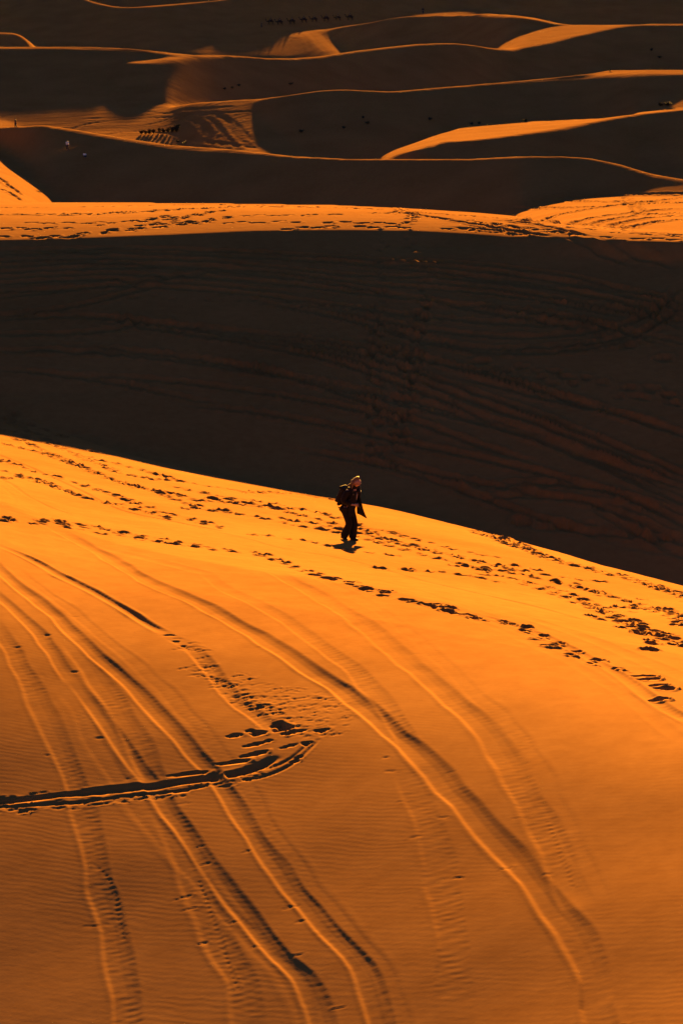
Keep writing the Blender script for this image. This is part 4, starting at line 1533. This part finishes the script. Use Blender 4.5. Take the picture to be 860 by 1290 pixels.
for k, (px, py) in enumerate(CAM_PX):
    x, y, z = at(px, py)
    sc = sized(px, py, 11, 2.95)
    rz = PI + RNG.uniform(-.12, .12)
    if camel0 is None:
        cm = empty("camel", (0, 0, 0))
        skin("body", CV, CE, M_CAMEL, cm, 1)
        ringb = lambda xx: [(xx, .47 * math.cos(a_), 1.30 + .47 * math.sin(a_)) for a_ in np.linspace(-.15, PI + .15, 11)]
        bl = panel("saddle_blanket", [ringb(-.24), ringb(-.08), ringb(.08), ringb(.24)], .05, M_BLANKET, cm)
        fresh()
        chain([(.18, 0, 1.83, .03, .03), (.18, -.3, 1.75, .03, .03)])
        chain([(.2, .0, 1.9, .035, .035)], 0)
        skin("saddle_grip", list(V), list(E), M_BLANKET, bl, 0)
        fresh()
        chain([(1.95, .075, 1.98, .012, .012), (1.3, .16, 1.85, .012, .012), (.4, .12, 2.03, .012, .012)])
        skin("rein", list(V), list(E), M_BLANKET, cm, 0)
        camel0 = cm
        rd = small_person(0, 0, 0, M_DARKCOAT, M_BLUE, "", pose='ride', loc=(0, 0, 0))
        rider0 = rd
    else:
        cm, rd = dup(camel0), dup(rider0)
    cm.location, cm.rotation_euler, cm.scale = (x, y, z - .03), (0, 0, rz), (sc, sc, sc)
    rd.location, rd.rotation_euler, rd.scale = (x, y, z - .03 + 1.76 * sc), (0, 0, rz), (sc, sc, sc)
    if k == 7:
        tag(cm, "two-humped camel at the tail end of the distant line, farthest from the figure on foot", "camel", "camels of the distant caravan")
        tag(rd, "dark rider on the camel at the tail end of the distant line", "person", "riders of the distant caravan")
    else:
        tag(cm, f"two-humped camel walking {ORD[k]} behind the figure on foot in the distant caravan", "camel", "camels of the distant caravan")
        tag(rd, f"dark rider on the {ORD[k]} camel behind the figure on foot in the caravan", "person", "riders of the distant caravan")
small_person(329.5, 35.3, PI, M_DARKCOAT, M_BLUE, "dark figure on foot leading the distant line of camels", sc=sized(329.5, 35.3, 7.5, 1.77))


# ---- desert shrubs
def make_shrub(seed):
    g = np.random.default_rng(seed)
    bm = bmesh.new()
    st = bmesh.new()
    for s_ in range(11):
        a = g.uniform(0, 2 * PI)
        lean = g.uniform(.05, .75)
        L = g.uniform(.55, 1.0)
        tip = Vector((math.cos(a) * lean * L * .8, math.sin(a) * lean * L * .8, L * (1 - .3 * lean)))
        bend = tip * .5 + Vector((0, 0, .08))
        prev = None
        for t, p in ((0, Vector((0, 0, -.05))), (.5, bend), (1, tip)):
            r = .014 * (1.15 - t)
            ring_ = [st.verts.new(p + Vector((r * math.cos(q), r * math.sin(q), 0))) for q in (0, 2.1, 4.2)]
            if prev:
                for j in range(3):
                    st.faces.new((prev[j], prev[(j + 1) % 3], ring_[(j + 1) % 3], ring_[j]))
            prev = ring_
        for q in range(34):
            t = g.uniform(.25, 1.05)
            p = (bend * (2 * t) if t < .5 else bend + (tip - bend) * (2 * t - 1)) + Vector(g.normal(0, .075, 3))
            d = Vector(g.normal(0, 1, 3)).normalized()
            e = d.cross(Vector(g.normal(0, 1, 3))).normalized()
            ln, wd = g.uniform(.12, .24), g.uniform(.035, .07)
            bm.faces.new([bm.verts.new(p), bm.verts.new(p + d * ln * .5 + e * wd), bm.verts.new(p + d * ln), bm.verts.new(p + d * ln * .5 - e * wd)])
    a_, b_ = bpy.data.meshes.new("foliage"), bpy.data.meshes.new("stem")
    bm.to_mesh(a_)
    st.to_mesh(b_)
    bm.free()
    st.free()
    return a_, b_


SH = [make_shrub(s_) for s_ in (1, 2, 3, 4)]
G1 = "low shrubs in two dark clumps beside the churned sand flat"
G2 = "low shrubs on the far dunes"
SHRUBS = [
    # column, row of the foot, width in steps, height in steps, label, group
    (178.5, 169, 6, 5.5, "dark bushy shrub at the outer left end of the left clump on the trodden flat", G1),
    (183.5, 169.2, 6, 5.5, "dark shrub second from the left end of the left clump on the trodden flat", G1),
    (188.5, 169, 6, 6, "dark shrub second from the right end of the left clump on the trodden flat", G1),
    (193.5, 168.6, 6, 5.5, "dark shrub at the right end of the left clump on the trodden flat", G1),
    (201, 166.5, 5, 6, "dark shrub at the left end of the right clump on the trodden flat", G1),
    (206, 167, 7, 6, "dark shrub in the left half of the right clump beside its leftmost bush", G1),
    (212, 167, 7, 5, "lowest dark shrub in the middle of the right clump on the trodden flat", G1),
    (217, 167, 7, 7, "broad dark shrub left of the tallest bush in the right clump", G1),
    (222.5, 166.5, 8, 10.5, "tallest dark shrub at the right end of the right clump on the flat", G1),
    (224, 179.5, 7, 2.5, "very low dark shrub just below the tallest shrub of the flat", G1),
    (233, 180.5, 8, 2.2, "very low dark shrub right of and below the shrub clumps", G1),
    (594, 157.5, 5, 3.5, "small dark shrub on the top edge of the bright sand tongue, left of two", G2),
    (603, 156.5, 5, 3, "small dark shrub on the top edge of the bright sand tongue, right of two", G2),
    (661, 153.5, 6, 3.5, "lone dark shrub on the top edge of the bright tongue's middle", G2),
    (767.5, 90, 5, 4, "dark shrub on the thin lit ridge at the upper right", G2),
    (831, 133.5, 9, 4.5, "left one of two dark shrubs in the lit hollow at the right edge", G2),
    (840, 133, 10, 5, "right one of two dark shrubs in the lit hollow at the right edge", G2),
    (283, 113, 7, 4, "faint low shrub on the shaded face above the long thin rim, left of three", G2),
    (293, 111.5, 8, 4.5, "faint low shrub on the shaded face above the long thin rim, middle of three", G2),
    (301, 108.5, 7, 4, "faint low shrub on the shaded face above the long thin rim, right of three", G2),
    (366, 106.5, 9, 4, "faint dark shrub low on the shaded face above the middle of the rim", G2),
    (379, 167, 10, 5, "dark shrub alone in the shaded bowl left of the bright tongue", G2),
    (457, 149, 6, 4, "upper of two dark shrubs on the shaded face left of the bright tongue", G2),
    (463, 156, 10, 4.5, "lower of two dark shrubs on the shaded face left of the bright tongue", G2),
    (433, 162, 7, 4, "dark shrub on the shaded face midway between the bowl and the bright tongue", G2),
    (541, 151, 9, 4, "dark shrub on the shaded face straight above the left part of the tongue", G2),
    (820, 64, 7, 5, "upper of two dark shrubs below the bright ridge at the upper right", G2),
    (830, 73, 9, 4.5, "lower of two dark shrubs below the bright ridge at the upper right", G2),
]
for k, (px, py, wpx, hpx, lab, grp) in enumerate(SHRUBS):
    fo, sm = SH[k % 4]
    ps = px_scale(px, py) * (.68 if 'shaded' in lab or 'upper right' in lab else 1)
    o = empty("desert_shrub", at(px, py), RNG.uniform(0, 6))
    hv = RNG.uniform(.75, 1.1)
    o.scale = (wpx * ps * RNG.uniform(.9, 1.2), wpx * ps / 1.0, hpx * ps * hv / .85)
    tag(o, lab, "shrub", grp)
    for nm, me, mt in (("foliage", fo, M_LEAF), ("stem", sm, M_TWIG)):
        if not me.materials:
            me.materials.append(mt)
        c = bpy.data.objects.new(nm, me)
        C.objects.link(c)
        c.parent = o


# ---- thin haze volume, added to lift and warm the far shadows
HZ = plain("haze_placeholder", (1, 1, 1))
HZ.name = "haze"
t = HZ.node_tree
t.nodes.clear()
pv = t.nodes.new("ShaderNodeVolumePrincipled")
pv.inputs['Color'].default_value = (0.95, 0.86, 0.88, 1)
pv.inputs['Density'].default_value = 0.9e-6
pv.inputs['Anisotropy'].default_value = 0.4
mo = t.nodes.new("ShaderNodeOutputMaterial")
t.links.new(pv.outputs[0], mo.inputs['Volume'])
bm = bmesh.new()
bmesh.ops.create_cube(bm, size=1)
for v in bm.verts:
    v.co = Vector((v.co.x * 18400, v.co.y * 18400, (v.co.z + .5) * 90 - 45))
me = bpy.data.meshes.new("haze")
bm.to_mesh(me)
bm.free()
hz = link_mesh("haze", me, HZ, None, False)
hz["kind"] = "stuff"
